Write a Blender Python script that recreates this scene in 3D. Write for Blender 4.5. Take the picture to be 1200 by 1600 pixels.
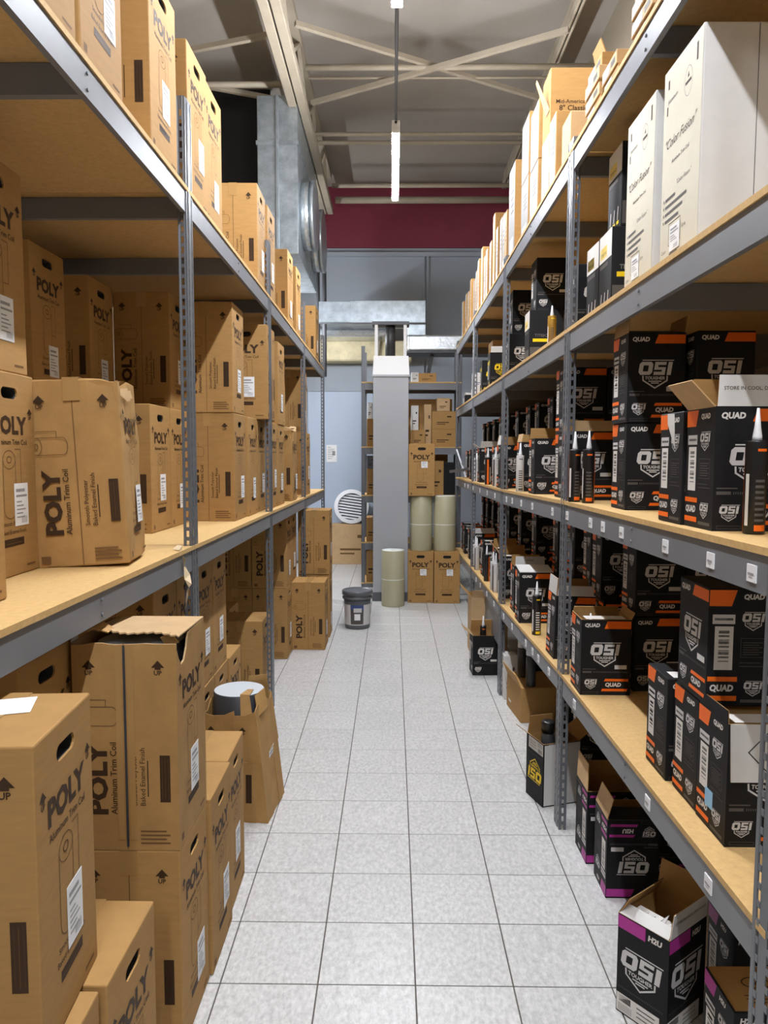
import bpy, bmesh, math, random
from mathutils import Vector, Matrix
random.seed(7)
S = bpy.context.scene
for o in list(bpy.data.objects): bpy.data.objects.remove(o)

# ------------------------------------------------------------------ camera
cam_data = bpy.data.cameras.new('camera'); cam = bpy.data.objects.new('camera', cam_data)
S.collection.objects.link(cam); S.camera = cam
cam_data.sensor_fit = 'VERTICAL'; cam_data.sensor_height = 32.0; cam_data.lens = 1148.2 / 1600 * 32
cam_data.clip_start = .05
PITCH, YAW, ROLL = .078267, .01166, .00268
fwd = Vector((-math.sin(YAW)*math.cos(PITCH), math.cos(YAW)*math.cos(PITCH), -math.sin(PITCH)))
r0 = Vector((math.cos(YAW), math.sin(YAW), 0)); u0 = r0.cross(fwd)
rt = r0*math.cos(ROLL) + u0*math.sin(ROLL); up = -r0*math.sin(ROLL) + u0*math.cos(ROLL)
cam.matrix_world = Matrix(((rt.x, up.x, -fwd.x, 0), (rt.y, up.y, -fwd.y, 0), (rt.z, up.z, -fwd.z, 1.6486), (0, 0, 0, 1)))

# ------------------------------------------------------------------ world, exposure
w = bpy.data.worlds.new('world'); S.world = w; w.use_nodes = True
w.node_tree.nodes['Background'].inputs[0].default_value = (.8, .85, 1, 1)
w.node_tree.nodes['Background'].inputs[1].default_value = .02
S.view_settings.view_transform = 'Standard'; S.view_settings.look = 'None'
S.view_settings.exposure = 0.0; S.view_settings.gamma = 1.0
S.view_settings.use_curve_mapping = False
LAMP = 330.0            # radiance of the lamp diffusers
LAMP_COLOUR = (.93, .97, 1.05)

# ------------------------------------------------------------------ materials
M = {}
def lin(c): return tuple((x/255/12.92 if x <= 10 else ((x/255+.055)/1.055)**2.4) for x in c)
def mat(name, rgb, rough=.6, metal=0., grain=None, amp=.12, vary=0., emit=None, bump=0., spec=.5, stretch=None, second=None):
    """rgb in sRGB 0-255; grain = noise scale, amp = strength of the mottling, vary = brightness change from object to object"""
    m = bpy.data.materials.new(name); m.use_nodes = True; nt = m.node_tree; b = nt.nodes['Principled BSDF']
    c = lin(rgb)
    b.inputs['Base Color'].default_value = (*c, 1); b.inputs['Roughness'].default_value = rough
    b.inputs['Metallic'].default_value = metal; b.inputs['Specular IOR Level'].default_value = spec
    if emit:
        b.inputs['Emission Color'].default_value = (*emit[0], 1); b.inputs['Emission Strength'].default_value = emit[1]
    col = None
    if grain:
        tc = nt.nodes.new('ShaderNodeTexCoord'); no = nt.nodes.new('ShaderNodeTexNoise')
        mp = nt.nodes.new('ShaderNodeMapping'); nt.links.new(tc.outputs['Object'], mp.inputs['Vector'])
        oi = nt.nodes.new('ShaderNodeObjectInfo'); nt.links.new(oi.outputs['Random'], mp.inputs['Location'])
        if stretch: mp.inputs['Scale'].default_value = stretch
        nt.links.new(mp.outputs['Vector'], no.inputs['Vector'])
        no.inputs['Scale'].default_value = grain; no.inputs['Detail'].default_value = 6; no.inputs['Roughness'].default_value = .65
        rp = nt.nodes.new('ShaderNodeValToRGB'); rp.color_ramp.elements[0].position = .3; rp.color_ramp.elements[1].position = .72
        lo = second and lin(second) or tuple(x*(1-amp*2) for x in c)
        rp.color_ramp.elements[0].color = (*lo, 1); rp.color_ramp.elements[1].color = (*[min(1, x*(1+amp)) for x in c], 1)
        nt.links.new(no.outputs['Fac'], rp.inputs['Fac']); col = rp.outputs['Color']
        if bump:
            bp = nt.nodes.new('ShaderNodeBump'); bp.inputs['Strength'].default_value = bump; bp.inputs['Distance'].default_value = .004
            nt.links.new(no.outputs['Fac'], bp.inputs['Height']); nt.links.new(bp.outputs['Normal'], b.inputs['Normal'])
    if vary:
        oi = nt.nodes.new('ShaderNodeObjectInfo'); mr = nt.nodes.new('ShaderNodeMapRange')
        mr.inputs['To Min'].default_value = 1-vary; mr.inputs['To Max'].default_value = 1+vary
        nt.links.new(oi.outputs['Random'], mr.inputs['Value'])
        mx = nt.nodes.new('ShaderNodeMix'); mx.data_type = 'RGBA'; mx.blend_type = 'MULTIPLY'; mx.inputs[0].default_value = 1
        if col: nt.links.new(col, mx.inputs[6])
        else: mx.inputs[6].default_value = (*c, 1)
        nt.links.new(mr.outputs['Result'], mx.inputs[7]); col = mx.outputs[2]
    if col: nt.links.new(col, b.inputs['Base Color'])
    M[name] = m; return m
mat('cardboard', (169, 130, 78), .75, grain=14, amp=.05, vary=.07, stretch=(1, 1, 6), spec=.25)
mat('old_cardboard', (172, 133, 80), .7, grain=9, amp=.09, vary=.05, bump=.5, spec=.3)
mat('pale_cardboard', (194, 162, 120), .75, grain=12, amp=.05, vary=.12, spec=.25)
mat('white_carton', (206, 204, 200), .55, grain=8, amp=.03, vary=.05, spec=.3)
mat('end_paper', (156, 154, 150), .6, grain=8, amp=.05, vary=.1, spec=.2)
mat('cream_carton', (206, 199, 178), .55, grain=8, amp=.03, spec=.3)
mat('print_brown', (62, 44, 28), .6, spec=.2)
mat('print_faint', (112, 82, 50), .7, spec=.2)
mat('print_light', (150, 150, 152), .6, spec=.2)
mat('print_grey', (86, 82, 78), .6, spec=.2)
mat('black_carton', (23, 23, 25), .6, grain=30, amp=.1, spec=.25)
mat('print_white', (216, 212, 206), .5, spec=.3)
mat('print_silver', (200, 198, 196), .45, spec=.4)
mat('orange', (238, 108, 22), .45, spec=.3)
mat('yellow', (240, 205, 20), .45, spec=.3)
mat('magenta', (170, 52, 140), .45, spec=.3)
mat('red', (200, 40, 40), .45); mat('sky_blue', (140, 190, 225), .5); mat('label_blue', (60, 80, 130), .5)
mat('green', (60, 170, 90), .5)
mat('paper', (232, 232, 232), .7, spec=.2)
mat('tape', (168, 131, 80), .3, spec=.5)
mat('steel_grey', (116, 118, 122), .42, grain=5, amp=.04, spec=.5)
mat('steel_post', (104, 107, 112), .38, metal=.25, grain=5, amp=.04)
mat('particle_board', (204, 168, 112), .7, grain=60, amp=.07, spec=.25, bump=.15)
mat('tile', (204, 203, 200), .34, grain=75, amp=.15, vary=.03, bump=.10, stretch=(1, .55, 1))
mat('grout', (98, 92, 86), .9)
mat('ceiling_paint', (150, 143, 134), .8, grain=.8, amp=.05)
mat('beam_paint', (162, 151, 132), .6, grain=3, amp=.06)
mat('wall_paint', (160, 168, 178), .75, grain=1.2, amp=.03)
mat('wall_tan', (132, 120, 102), .8, grain=1.2, amp=.03)
mat('red_paint', (122, 42, 60), .5, grain=2, amp=.06)
mat('column_paint', (164, 166, 169), .5, grain=2, amp=.03)
mat('column_cap', (214, 214, 212), .5); mat('base_grey', (84, 86, 90), .6)
mat('door_paint', (176, 190, 208), .45)
mat('galvanised', (176, 186, 192), .34, metal=.75, grain=9, amp=.16, vary=.03)
mat('foil', (205, 212, 216), .25, metal=.8, grain=25, amp=.15, bump=.8)
mat('insulation', (226, 214, 176), .85, grain=9, amp=.1, bump=.6)
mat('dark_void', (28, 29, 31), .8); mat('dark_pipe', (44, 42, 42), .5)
mat('coil_beige', (178, 172, 142), .35, grain=3, amp=.03, vary=.04); mat('coil_end', (222, 226, 222), .5)
mat('charcoal', (58, 60, 64), .4); mat('coil_grey', (196, 202, 206), .4)
mat('plastic_grey', (92, 94, 98), .4); mat('plastic_white', (232, 234, 236), .4); mat('plastic_black', (22, 22, 24), .35)
mat('gold', (170, 130, 50), .4, metal=.3); mat('can_metal', (160, 160, 162), .3, metal=.8)
mat('clear_tape', (206, 184, 150), .15, spec=.6)
mat('diffuser', (255, 255, 255), .5, emit=(LAMP_COLOUR, LAMP)); mat('lamp_body', (224, 226, 228), .4)
mat('tag_paper', (228, 228, 228), .6, spec=.2)

# ------------------------------------------------------------------ mesh helpers
class B:
    def __init__(s): s.v = []; s.f = []; s.m = []; s.sm = []
    def poly(s, pts, m=0, smooth=False):
        n = len(s.v); s.v += [tuple(p) for p in pts]; s.f.append(tuple(range(n, n+len(pts)))); s.m.append(m); s.sm.append(smooth)
    def box(s, x0, x1, y0, y1, z0, z1, m=0):
        n = len(s.v)
        s.v += [(x0,y0,z0),(x1,y0,z0),(x1,y1,z0),(x0,y1,z0),(x0,y0,z1),(x1,y0,z1),(x1,y1,z1),(x0,y1,z1)]
        for q in ((0,3,2,1),(4,5,6,7),(0,1,5,4),(1,2,6,5),(2,3,7,6),(3,0,4,7)):
            s.f.append(tuple(n+i for i in q)); s.m.append(m); s.sm.append(False)
    def slab(s, a, b, c, d, t, m=0):
        """quad a b c d given a thickness t along its normal (both sides)"""
        a, b, c, d = map(Vector, (a, b, c, d)); nn = (b-a).cross(d-a).normalized()*t/2
        n = len(s.v); s.v += [tuple(p-nn) for p in (a,b,c,d)] + [tuple(p+nn) for p in (a,b,c,d)]
        for q in ((0,3,2,1),(4,5,6,7),(0,1,5,4),(1,2,6,5),(2,3,7,6),(3,0,4,7)):
            s.f.append(tuple(n+i for i in q)); s.m.append(m); s.sm.append(False)
    def cyl(s, p0, p1, r, r1=None, n=12, m=0, caps=True, mcap=None):
        p0, p1 = Vector(p0), Vector(p1); r1 = r if r1 is None else r1
        ax = (p1-p0).normalized(); t = Vector((1,0,0)) if abs(ax.x) < .9 else Vector((0,1,0))
        a = ax.cross(t).normalized(); b = ax.cross(a); k = len(s.v)
        for P, R in ((p0, r), (p1, r1)):
            for i in range(n):
                t = 2*math.pi*i/n; s.v.append(tuple(P + a*(R*math.cos(t)) + b*(R*math.sin(t))))
        for i in range(n):
            j = (i+1) % n; s.f.append((k+i, k+n+i, k+n+j, k+j)); s.m.append(m); s.sm.append(True)
        if caps:
            mc = m if mcap is None else mcap
            s.f.append(tuple(k+i for i in range(n))); s.m.append(mc); s.sm.append(False)
            s.f.append(tuple(k+n+i for i in reversed(range(n)))); s.m.append(mc); s.sm.append(False)
    def lathe(s, prof, n=24, mats=None, caps=True):
        k = len(s.v)
        for r, z in prof:
            for i in range(n):
                t = 2*math.pi*i/n; s.v.append((r*math.cos(t), r*math.sin(t), z))
        for q in range(len(prof)-1):
            for i in range(n):
                j = (i+1) % n; s.f.append((k+q*n+i, k+q*n+j, k+(q+1)*n+j, k+(q+1)*n+i)); s.m.append(mats[q] if mats else 0)
                s.sm.append(True)
        if caps:
            s.f.append(tuple(k+i for i in reversed(range(n)))); s.m.append(mats[0] if mats else 0); s.sm.append(False)
            e = k+(len(prof)-1)*n; s.f.append(tuple(e+i for i in range(n))); s.m.append(mats[-1] if mats else 0); s.sm.append(False)
    def bar(s, p0, p1, wx, wz, m=0):
        """square bar between two points; wx across, wz in height"""
        p0, p1 = Vector(p0), Vector(p1); d = (p1-p0).normalized()
        t = Vector((0,0,1)) if abs(d.z) < .9 else Vector((0,1,0))
        a = d.cross(t).normalized()*wx/2; b = a.cross(d).normalized()*wz/2
        k = len(s.v)
        for P in (p0, p1): s.v += [tuple(P-a-b), tuple(P+a-b), tuple(P+a+b), tuple(P-a+b)]
        for q in ((0,1,2,3),(7,6,5,4),(0,4,5,1),(1,5,6,2),(2,6,7,3),(3,7,4,0)):
            s.f.append(tuple(k+i for i in q)); s.m.append(m); s.sm.append(False)
    def mesh(s, name, mats, bevel=0., seg=1, flip=True):
        me = bpy.data.meshes.new(name); me.from_pydata(s.v, [], s.f)
        for m in mats: me.materials.append(M[m])
        me.polygons.foreach_set('material_index', s.m); me.polygons.foreach_set('use_smooth', s.sm)
        if bevel or flip:
            bm = bmesh.new(); bm.from_mesh(me)
            if bevel:
                bmesh.ops.remove_doubles(bm, verts=bm.verts, dist=1e-5)
                ed = [e for e in bm.edges if len(e.link_faces) == 2 and e.calc_face_angle(0) > .6]
                bmesh.ops.bevel(bm, geom=ed, offset=bevel, segments=seg, affect='EDGES', profile=.5)
            if flip: bmesh.ops.recalc_face_normals(bm, faces=bm.faces)
            bm.to_mesh(me); bm.free()
        me.update(); return me

COL = S.collection
def obj(name, me, parent=None, loc=(0,0,0), rot=(0,0,0)):
    o = bpy.data.objects.new(name, me); COL.objects.link(o); o.parent = parent; o.location = loc; o.rotation_euler = rot
    return o
def empty(name, loc=(0,0,0), rot=(0,0,0)):
    o = obj(name, None, None, loc, rot); o.empty_display_size = .1; return o
LABELS = set()
def tag(o, label, cat, group=None, kind=None):
    o['label'] = label; o['category'] = cat
    if group: o['group'] = group
    if kind: o['kind'] = kind
    return o
def structure(o): o['kind'] = 'structure'; return o
ORD = ['first','second','third','fourth','fifth','sixth','seventh','eighth','ninth','tenth','eleventh','twelfth','thirteenth','fourteenth','fifteenth','sixteenth','seventeenth','eighteenth','nineteenth','twentieth','twenty-first','twenty-second','twenty-third','twenty-fourth','twenty-fifth','twenty-sixth','twenty-seventh','twenty-eighth']

# ---- printed matter: 2D shapes laid on a face
TXT = {}
def text2d(s, bold=0., shear=0., space=1.):
    k = (s, bold, shear, space)
    if k in TXT: return TXT[k]
    cu = bpy.data.curves.new('text', 'FONT'); cu.body = s; cu.size = 1; cu.offset = bold; cu.resolution_u = 2
    cu.fill_mode = 'FRONT'; cu.shear = shear; cu.space_character = space
    o = bpy.data.objects.new('text', cu); COL.objects.link(o)
    dg = bpy.context.evaluated_depsgraph_get(); me = bpy.data.meshes.new_from_object(o.evaluated_get(dg))
    V = [(v.co.x, v.co.y) for v in me.vertices]; F = [tuple(p.vertices) for p in me.polygons]
    bpy.data.objects.remove(o); bpy.data.curves.remove(cu); bpy.data.meshes.remove(me)
    x0 = min(v[0] for v in V); x1 = max(v[0] for v in V); y0 = min(v[1] for v in V); y1 = max(v[1] for v in V)
    TXT[k] = ([((x-x0), (y-y0)) for x, y in V], F, x1-x0, y1-y0); return TXT[k]
class Face:
    """a printed face: origin o (lower left), u to the right, n outward, v up"""
    def __init__(s, b, o, u, v, lift=.0007):
        s.b = b; s.o = Vector(o); s.u = Vector(u); s.v = Vector(v); s.n = s.u.cross(s.v); s.lift = lift
    def p(s, x, y): return tuple(s.o + s.u*x + s.v*y + s.n*s.lift)
    def poly(s, pts, m=0): s.b.poly([s.p(*q) for q in pts], m)
    def rect(s, x0, y0, x1, y1, m=0): s.poly([(x0,y0),(x1,y0),(x1,y1),(x0,y1)], m)
    def line(s, pts, w, m=0, closed=False):
        pts = list(pts); n = len(pts)
        for i in range(n if closed else n-1):
            a, c = pts[i], pts[(i+1) % n]; dx, dy = c[0]-a[0], c[1]-a[1]; l = math.hypot(dx, dy) or 1e-6
            ox, oy = -dy/l*w/2, dx/l*w/2; ex, ey = dx/l*w*.4, dy/l*w*.4
            s.poly([(a[0]-ox-ex,a[1]-oy-ey),(c[0]-ox+ex,c[1]-oy+ey),(c[0]+ox+ex,c[1]+oy+ey),(a[0]+ox-ex,a[1]+oy-ey)], m)
    def frame(s, x0, y0, x1, y1, w, m=0): s.line([(x0,y0),(x1,y0),(x1,y1),(x0,y1)], w, m, True)
    def ellipse(s, cx, cy, rx, ry, w, m=0, n=16, a0=0., a1=2*math.pi):
        full = a1-a0 > 6.2; k = n if full else n+1
        s.line([(cx+rx*math.cos(a0+(a1-a0)*i/n), cy+ry*math.sin(a0+(a1-a0)*i/n)) for i in range(k)], w, m, full)
    def text(s, t, x, y, h=None, w=None, m=0, rot=0, bold=0., shear=0., centre=False, space=1.):
        tail = bold and 'Q' in t
        V, F, tw, th = text2d(t.replace('Q', 'O') if bold else t, bold, shear, space)
        sx = w/tw if w else h/th; sy = h/th if h else sx
        if h and not w: sx = sy
        W, H = tw*sx, th*sy; c, sn = math.cos(rot), math.sin(rot); k = len(s.b.v)
        for a, q in V:
            a, q = a*sx - (W/2 if centre else 0), q*sy
            s.b.v.append(s.p(x + a*c - q*sn, y + a*sn + q*c))
        for f in F: s.b.f.append(tuple(k+i for i in f)); s.b.m.append(m); s.b.sm.append(False)
        if tail:
            x0 = x-(W/2 if centre else 0); s.poly([(x0+W*.13,y+H*.26),(x0+W*.20,y+H*.26),(x0+W*.28,y-H*.10),(x0+W*.19,y-H*.10)], m)
    def up_arrow(s, x, y, k, m=0):
        s.poly([(x-.5*k,y+.45*k),(x+.5*k,y+.45*k),(x,y+k)], m); s.rect(x-.22*k, y+.3*k, x+.22*k, y+.45*k, m)
        s.text('UP', x, y-.12*k, h=.36*k, m=m, bold=.03, centre=True)
    def osi(s, x, y, w, m=0, shield=True):
        """the block-letter logo: (x, y) lower left of the letters, w their width"""
        k = w/2.75; sh = .14
        def q(*pts): s.poly([(x+(a+sh*b)*k, y+b*k) for a, b in pts], m)
        q((0,.2),(.18,0),(.32,0),(.32,1),(.16,1),(0,.84)); q((.72,0),(.88,0),(1.05,.18),(1.05,.82),(.9,1),(.72,1))
        q((.32,0),(.72,0),(.72,.27),(.32,.27)); q((.32,.73),(.72,.73),(.72,1),(.32,1))
        q((1.18,0),(2.05,0),(2.05,.25),(1.18,.25)); q((1.78,.25),(2.05,.25),(2.05,.6),(1.78,.6))
        q((1.18,.4),(1.78,.4),(1.78,.6),(1.18,.6)); q((1.18,.6),(1.45,.6),(1.45,1),(1.18,1)); q((1.45,.77),(2.05,.77),(2.05,1),(1.45,1))
        q((2.2,0),(2.52,0),(2.52,1),(2.2,1))
        s.line([(x+.35*k, y+1.13*k), (x+2.72*k, y+1.13*k)], .07*k, m)
        if shield:
            P = lambda a, b: (x+a*k, y+b*k)
            s.line([P(.38,-.1),P(.4,-.42),P(1.32,-1.0),P(2.25,-.42),P(2.26,-.1)], .1*k, m)
            s.text('TOUGHER', x+1.32*k, y-.36*k, w=1.55*k, m=m, bold=.03, centre=True, shear=.1)
            s.rect(x+.82*k, y-.52*k, x+1.82*k, y-.44*k, m); s.rect(x+1.02*k, y-.66*k, x+1.62*k, y-.58*k, m)
def faces(b, a, c, H, lift=.0007):
    """the four upright faces of a box with half sizes a (X), c (Y) and height H, origin at base centre"""
    return {'+x': Face(b, (a,-c,0), (0,1,0), (0,0,1), lift), '-x': Face(b, (-a,c,0), (0,-1,0), (0,0,1), lift),
            '-y': Face(b, (-a,-c,0), (1,0,0), (0,0,1), lift), '+y': Face(b, (a,c,0), (-1,0,0), (0,0,1), lift),
            'top': Face(b, (-a,-c,H), (1,0,0), (0,1,0), lift)}

# ------------------------------------------------------------------ room shell
XL, XR = -.77, .737                       # aisle faces of the two shelving runs
WALL_Y, CEIL, WL, WR = 11.3, 5.62, -2.7, 1.97
b = B(); b.box(WL, WR, -6, WALL_Y+.2, -.14, -.004); floor = structure(obj('floor', b.mesh('floor', ['grout'])))
TX, TY, T = -.2283, 2.1683, .305
b = B(); g = .0022; b.box(-T/2+g, T/2-g, -T/2+g, T/2-g, -.0038, 0); tile_me = b.mesh('floor_tile', ['tile'], bevel=.0012)
cells = []
for i in range(-8, 7):
    for j in range(-27, 30):
        cx, cy = TX+(i+.5)*T, TY+(j+.5)*T
        if cx-T/2 > WL and cx+T/2 < WR and cy+T/2 < WALL_Y: cells.append((cx, cy))
def tile_rank(c):
    x, y = c
    if y < 1.75: return 99 + abs(y)
    out = max(0, abs(x)-.75)
    return y*.4 + out*9
cells.sort(key=tile_rank)
for x, y in cells[:298]: obj('tile', tile_me, floor, (x, y, 0))
b = B()
for x, y in cells[298:]: b.box(x-T/2+g, x+T/2-g, y-T/2+g, y+T/2-g, -.0038, 0)
o = obj('tile_field', b.mesh('tile_field', ['tile']), floor); o['kind'] = 'stuff'
b = B(); b.box(WL, WR, -6, WALL_Y+.2, CEIL, CEIL+.1); structure(obj('ceiling', b.mesh('ceiling', ['ceiling_paint'])))
b = B(); b.box(WL-.1, WL, -6, WALL_Y+.2, 0, CEIL); structure(obj('wall_left', b.mesh('wall_left', ['wall_tan'])))
b = B(); b.box(WR, WR+.1, -6, WALL_Y+.2, 0, CEIL); structure(obj('wall_right', b.mesh('wall_right', ['wall_tan'])))
b = B(); b.box(WL, WR, -6.1, -6, 0, CEIL); structure(obj('wall_front', b.mesh('wall_front', ['wall_tan'])))
b = B(); b.box(WL, WR, WALL_Y, WALL_Y+.2, 0, 4.73); b.box(WL, WR, WALL_Y-.06, WALL_Y, 4.6, 4.66)
wb = structure(obj('wall_back', b.mesh('wall_back', ['wall_paint'])))
b = B(); b.box(WL, WR, WALL_Y-.02, WALL_Y+.2, 4.735, CEIL); obj('red_band', b.mesh('red_band', ['red_paint']), wb)
b = B(); b.box(.44, .47, WALL_Y-.03, WALL_Y, 2.7, 4.6); b.box(.50, .53, WALL_Y-.03, WALL_Y, 2.7, 4.6); obj('wall_rib', b.mesh('wall_rib', ['wall_paint']), wb)
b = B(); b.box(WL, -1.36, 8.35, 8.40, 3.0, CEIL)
structure(obj('dark_opening_panel', b.mesh('dark_opening_panel', ['dark_void'])))  # near-black panel: the dark of an opening is put into its colour
# pale door in the back wall
b = B(); b.box(-1.30, -.30, WALL_Y-.035, WALL_Y-.003, .01, 2.60); door = structure(obj('door_1', b.mesh('door_1', ['door_paint'], bevel=.004)))
b = B()
b.box(-1.36, -1.30, WALL_Y-.05, WALL_Y, 0, 2.66); b.box(-.30, -.24, WALL_Y-.05, WALL_Y, 0, 2.66); b.box(-1.36, -.24, WALL_Y-.05, WALL_Y, 2.60, 2.66)
obj('door_frame', b.mesh('door_frame', ['wall_paint']), door)
b = B(); b.cyl((-.42, WALL_Y-.035, 1.02), (-.42, WALL_Y-.09, 1.02), .03, n=10); obj('door_knob', b.mesh('door_knob', ['can_metal']), door)
b = B(); b.box(-1.015, -.855, WALL_Y-.04, WALL_Y-.0365, 1.53, 1.79)
f = Face(b, (-1.015, WALL_Y-.04, 1.53), (1,0,0), (0,0,1), .001)
for k, z in enumerate((.22, .19, .165, .14, .11, .08, .05)): f.rect(.02, z, .06+.08*((k*37) % 10)/10+.01, z+.008, 1)
f.rect(.09, .10, .135, .17, 1)
tag(obj('paper_notice', b.mesh('paper_notice', ['paper', 'print_light'])), 'white paper notice taped to the pale door in the back wall', 'notice')

# ------------------------------------------------------------------ roof steel
def beam_run(name, x0, x1, z, label, y1=10.75):
    t = empty(name, (x0, 0, z)); cx = (x1-x0)/2
    hw = (x1-x0)/2-.007
    for q in (0, x1-x0-hw):
        b = B(); b.box(q, q+hw, -6, y1, 0, .09); obj('bottom_chord', b.mesh('bottom_chord', ['beam_paint'], bevel=.006), t)
    b = B(); b.box(hw, hw+.014, -6, y1, .03, .09); obj('web_plate', b.mesh('web_plate', ['base_grey']), t)
    b = B(); b.box(.02, x1-x0-.02, -6, y1, CEIL-z-.08, CEIL-z-.001); obj('top_chord', b.mesh('top_chord', ['beam_paint']), t)
    y = .5; k = 0
    hz = CEIL-z-.08; b = B(); b.bar((cx+.04, 0, .09), (cx+.04, .62, hz), .035, .035); d1 = b.mesh('web', ['beam_paint'])
    b = B(); b.bar((cx+.04, .62, hz), (cx+.04, 1.24, .09), .035, .035); d2 = b.mesh('web', ['beam_paint'])
    while y+1.24 < y1:
        obj('web', d1, t, (0, y, 0)); obj('web', d2, t, (0, y, 0)); y += 1.24
    tag(t, label, 'roof truss')
    return t
beam_run('roof_truss', -1.04, -.86, 5.05, 'long tan roof truss above the left shelving, beside the sheet metal duct')
beam_run('roof_truss', 1.53, 1.59, 5.40, 'tan roof truss running above the right-hand shelving close to the wall')
def cross_bar(y, z, x0, x1, r, label):
    b = B(); b.cyl((x0, 0, 0), (x1, 0, 0), r, n=10)
    tag(obj('roof_bar', b.mesh('roof_bar', ['beam_paint']), None, (0, y, z)), label, 'roof bar')
cross_bar(7.26, 5.3, -.84, WR, .028, 'tan cross bar under the ceiling where the X bracing meets')
cross_bar(7.52, 5.33, -.84, WR, .012, 'thin dark-edged rod just behind the X bracing crossing bar')
cross_bar(7.58, 5.3, WL, -1.06, .03, 'tan cross bar left of the long truss, above the tall cartons')
cross_bar(8.72, 5.3, WL, WR, .024, 'first of two pale pipes crossing above the lit lamp')
cross_bar(8.95, 5.3, WL, WR, .026, 'second of two pale pipes crossing above the lit lamp')
cross_bar(10.33, 5.3, -.84, WR, .03, 'bright cross pipe just in front of the red wall band')
cross_bar(10.9, 5.3, -.84, WR, .05, 'thick tan cross bar along the top of the red wall band')
def brace(p0, p1, label):
    b = B(); b.bar(p0, p1, .042, .042); tag(obj('roof_brace', b.mesh('roof_brace', ['beam_paint'])), label, 'roof brace')
brace((-.85, 6.6, 5.33), (1.49, 7.93, 5.33), 'flat tan brace of the X, running from near left to far right')
brace((-.85, 7.9, 5.27), (1.49, 6.6, 5.27), 'flat tan brace of the X, running from far left to near right')
brace((-1.05, 7.95, 5.3), (-2.6, 7.3, 5.3), 'short tan brace left of the long truss, in front of the dark recess')
brace((-1.05, 6.7, 5.3), (-2.6, 7.3, 5.36), 'short tan brace left of the long truss, nearest the camera')

# ------------------------------------------------------------------ lamps
def lamp(y0, y1, label, x=.014, z=4.0):
    t = empty('lamp_fixture', (x, (y0+y1)/2, z)); h = (y1-y0)/2
    b = B(); b.box(-.014, .014, -h, h, .029, .06); obj('housing', b.mesh('housing', ['lamp_body'], bevel=.006), t)
    b = B(); b.cyl((0, -h+.008, 0), (0, h-.008, 0), .028, n=14); obj('diffuser', b.mesh('diffuser', ['diffuser']), t)
    for e in (-1, 1):
        b = B(); b.box(-.03, .03, min(e*h, e*(h-.008)), max(e*h, e*(h-.008)), -.03, .06); obj('end_cap', b.mesh('end_cap', ['lamp_body'], bevel=.004), t)
    b = B(); b.cyl((0, -h+.02, .06), (0, -h+.02, CEIL-z), .008, n=8); obj('hanger_rod', b.mesh('hanger_rod', ['base_grey']), t)
    tag(t, label, 'lamp', 'tube lamps hung above the aisle')
lamp(5.52, 6.96, 'lit white tube lamp hanging above the far half of the aisle')
lamp(2.58, 4.03, 'lit tube lamp just above the top edge of the picture')
lamp(-.38, 1.07, 'lit tube lamp overhead behind the viewer, nearest of three unseen')
lamp(-3.34, -1.89, 'lit tube lamp far behind the viewer above the aisle')
lamp(8.55, 9.85, 'lit tube lamp over the back passage, hidden behind the left shelving', -1.78, 3.2)
b = B(); b.cyl((.014, -3.4, 4.075), (.014, 5.56, 4.075), .0105, n=8)
tag(obj('lamp_conduit', b.mesh('lamp_conduit', ['base_grey'])), 'thin grey conduit linking the tube lamps along the aisle', 'conduit')

# ------------------------------------------------------------------ shelving
def post_mesh(h, sx):
    """perforated steel angle: wide flange along Y facing the aisle, narrow flange along X"""
    b = B(); P = .038
    def flange(c, w, cols):      # c(t, z) -> point
        e = [0]
        for k in range(cols): m_ = w*(k+.5)/cols; e += [m_-.005, m_+.005]
        e.append(w)
        for k in range(0, len(e), 2):
            b.poly([c(e[k],0), c(e[k+1],0), c(e[k+1],h), c(e[k],h)])
        n = int(h/P)
        for k in range(1, len(e)-1, 2):
            for j in range(n):
                z0 = j*P+.024; z1 = (j+1)*P if j < n-1 else h
                b.poly([c(e[k],z0), c(e[k+1],z0), c(e[k+1],z1), c(e[k],z1)])
    flange(lambda t, z: (0, t, z), .085, 2); flange(lambda t, z: (sx*t, 0, z), .032, 1)
    me = b.mesh('post', ['steel_post'], flip=False)
    bm = bmesh.new(); bm.from_mesh(me); bmesh.ops.remove_doubles(bm, verts=bm.verts, dist=1e-5)
    bmesh.ops.recalc_face_normals(bm, faces=bm.faces); bmesh.ops.solidify(bm, geom=bm.faces, thickness=.0022); bm.to_mesh(me); bm.free()
    return me
def interp(Y, ys, zs):
    if Y <= ys[0]: return zs[0]
    for i in range(len(ys)-1):
        if Y <= ys[i+1]: return zs[i]+(zs[i+1]-zs[i])*(Y-ys[i])/(ys[i+1]-ys[i])
    return zs[-1]
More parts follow.
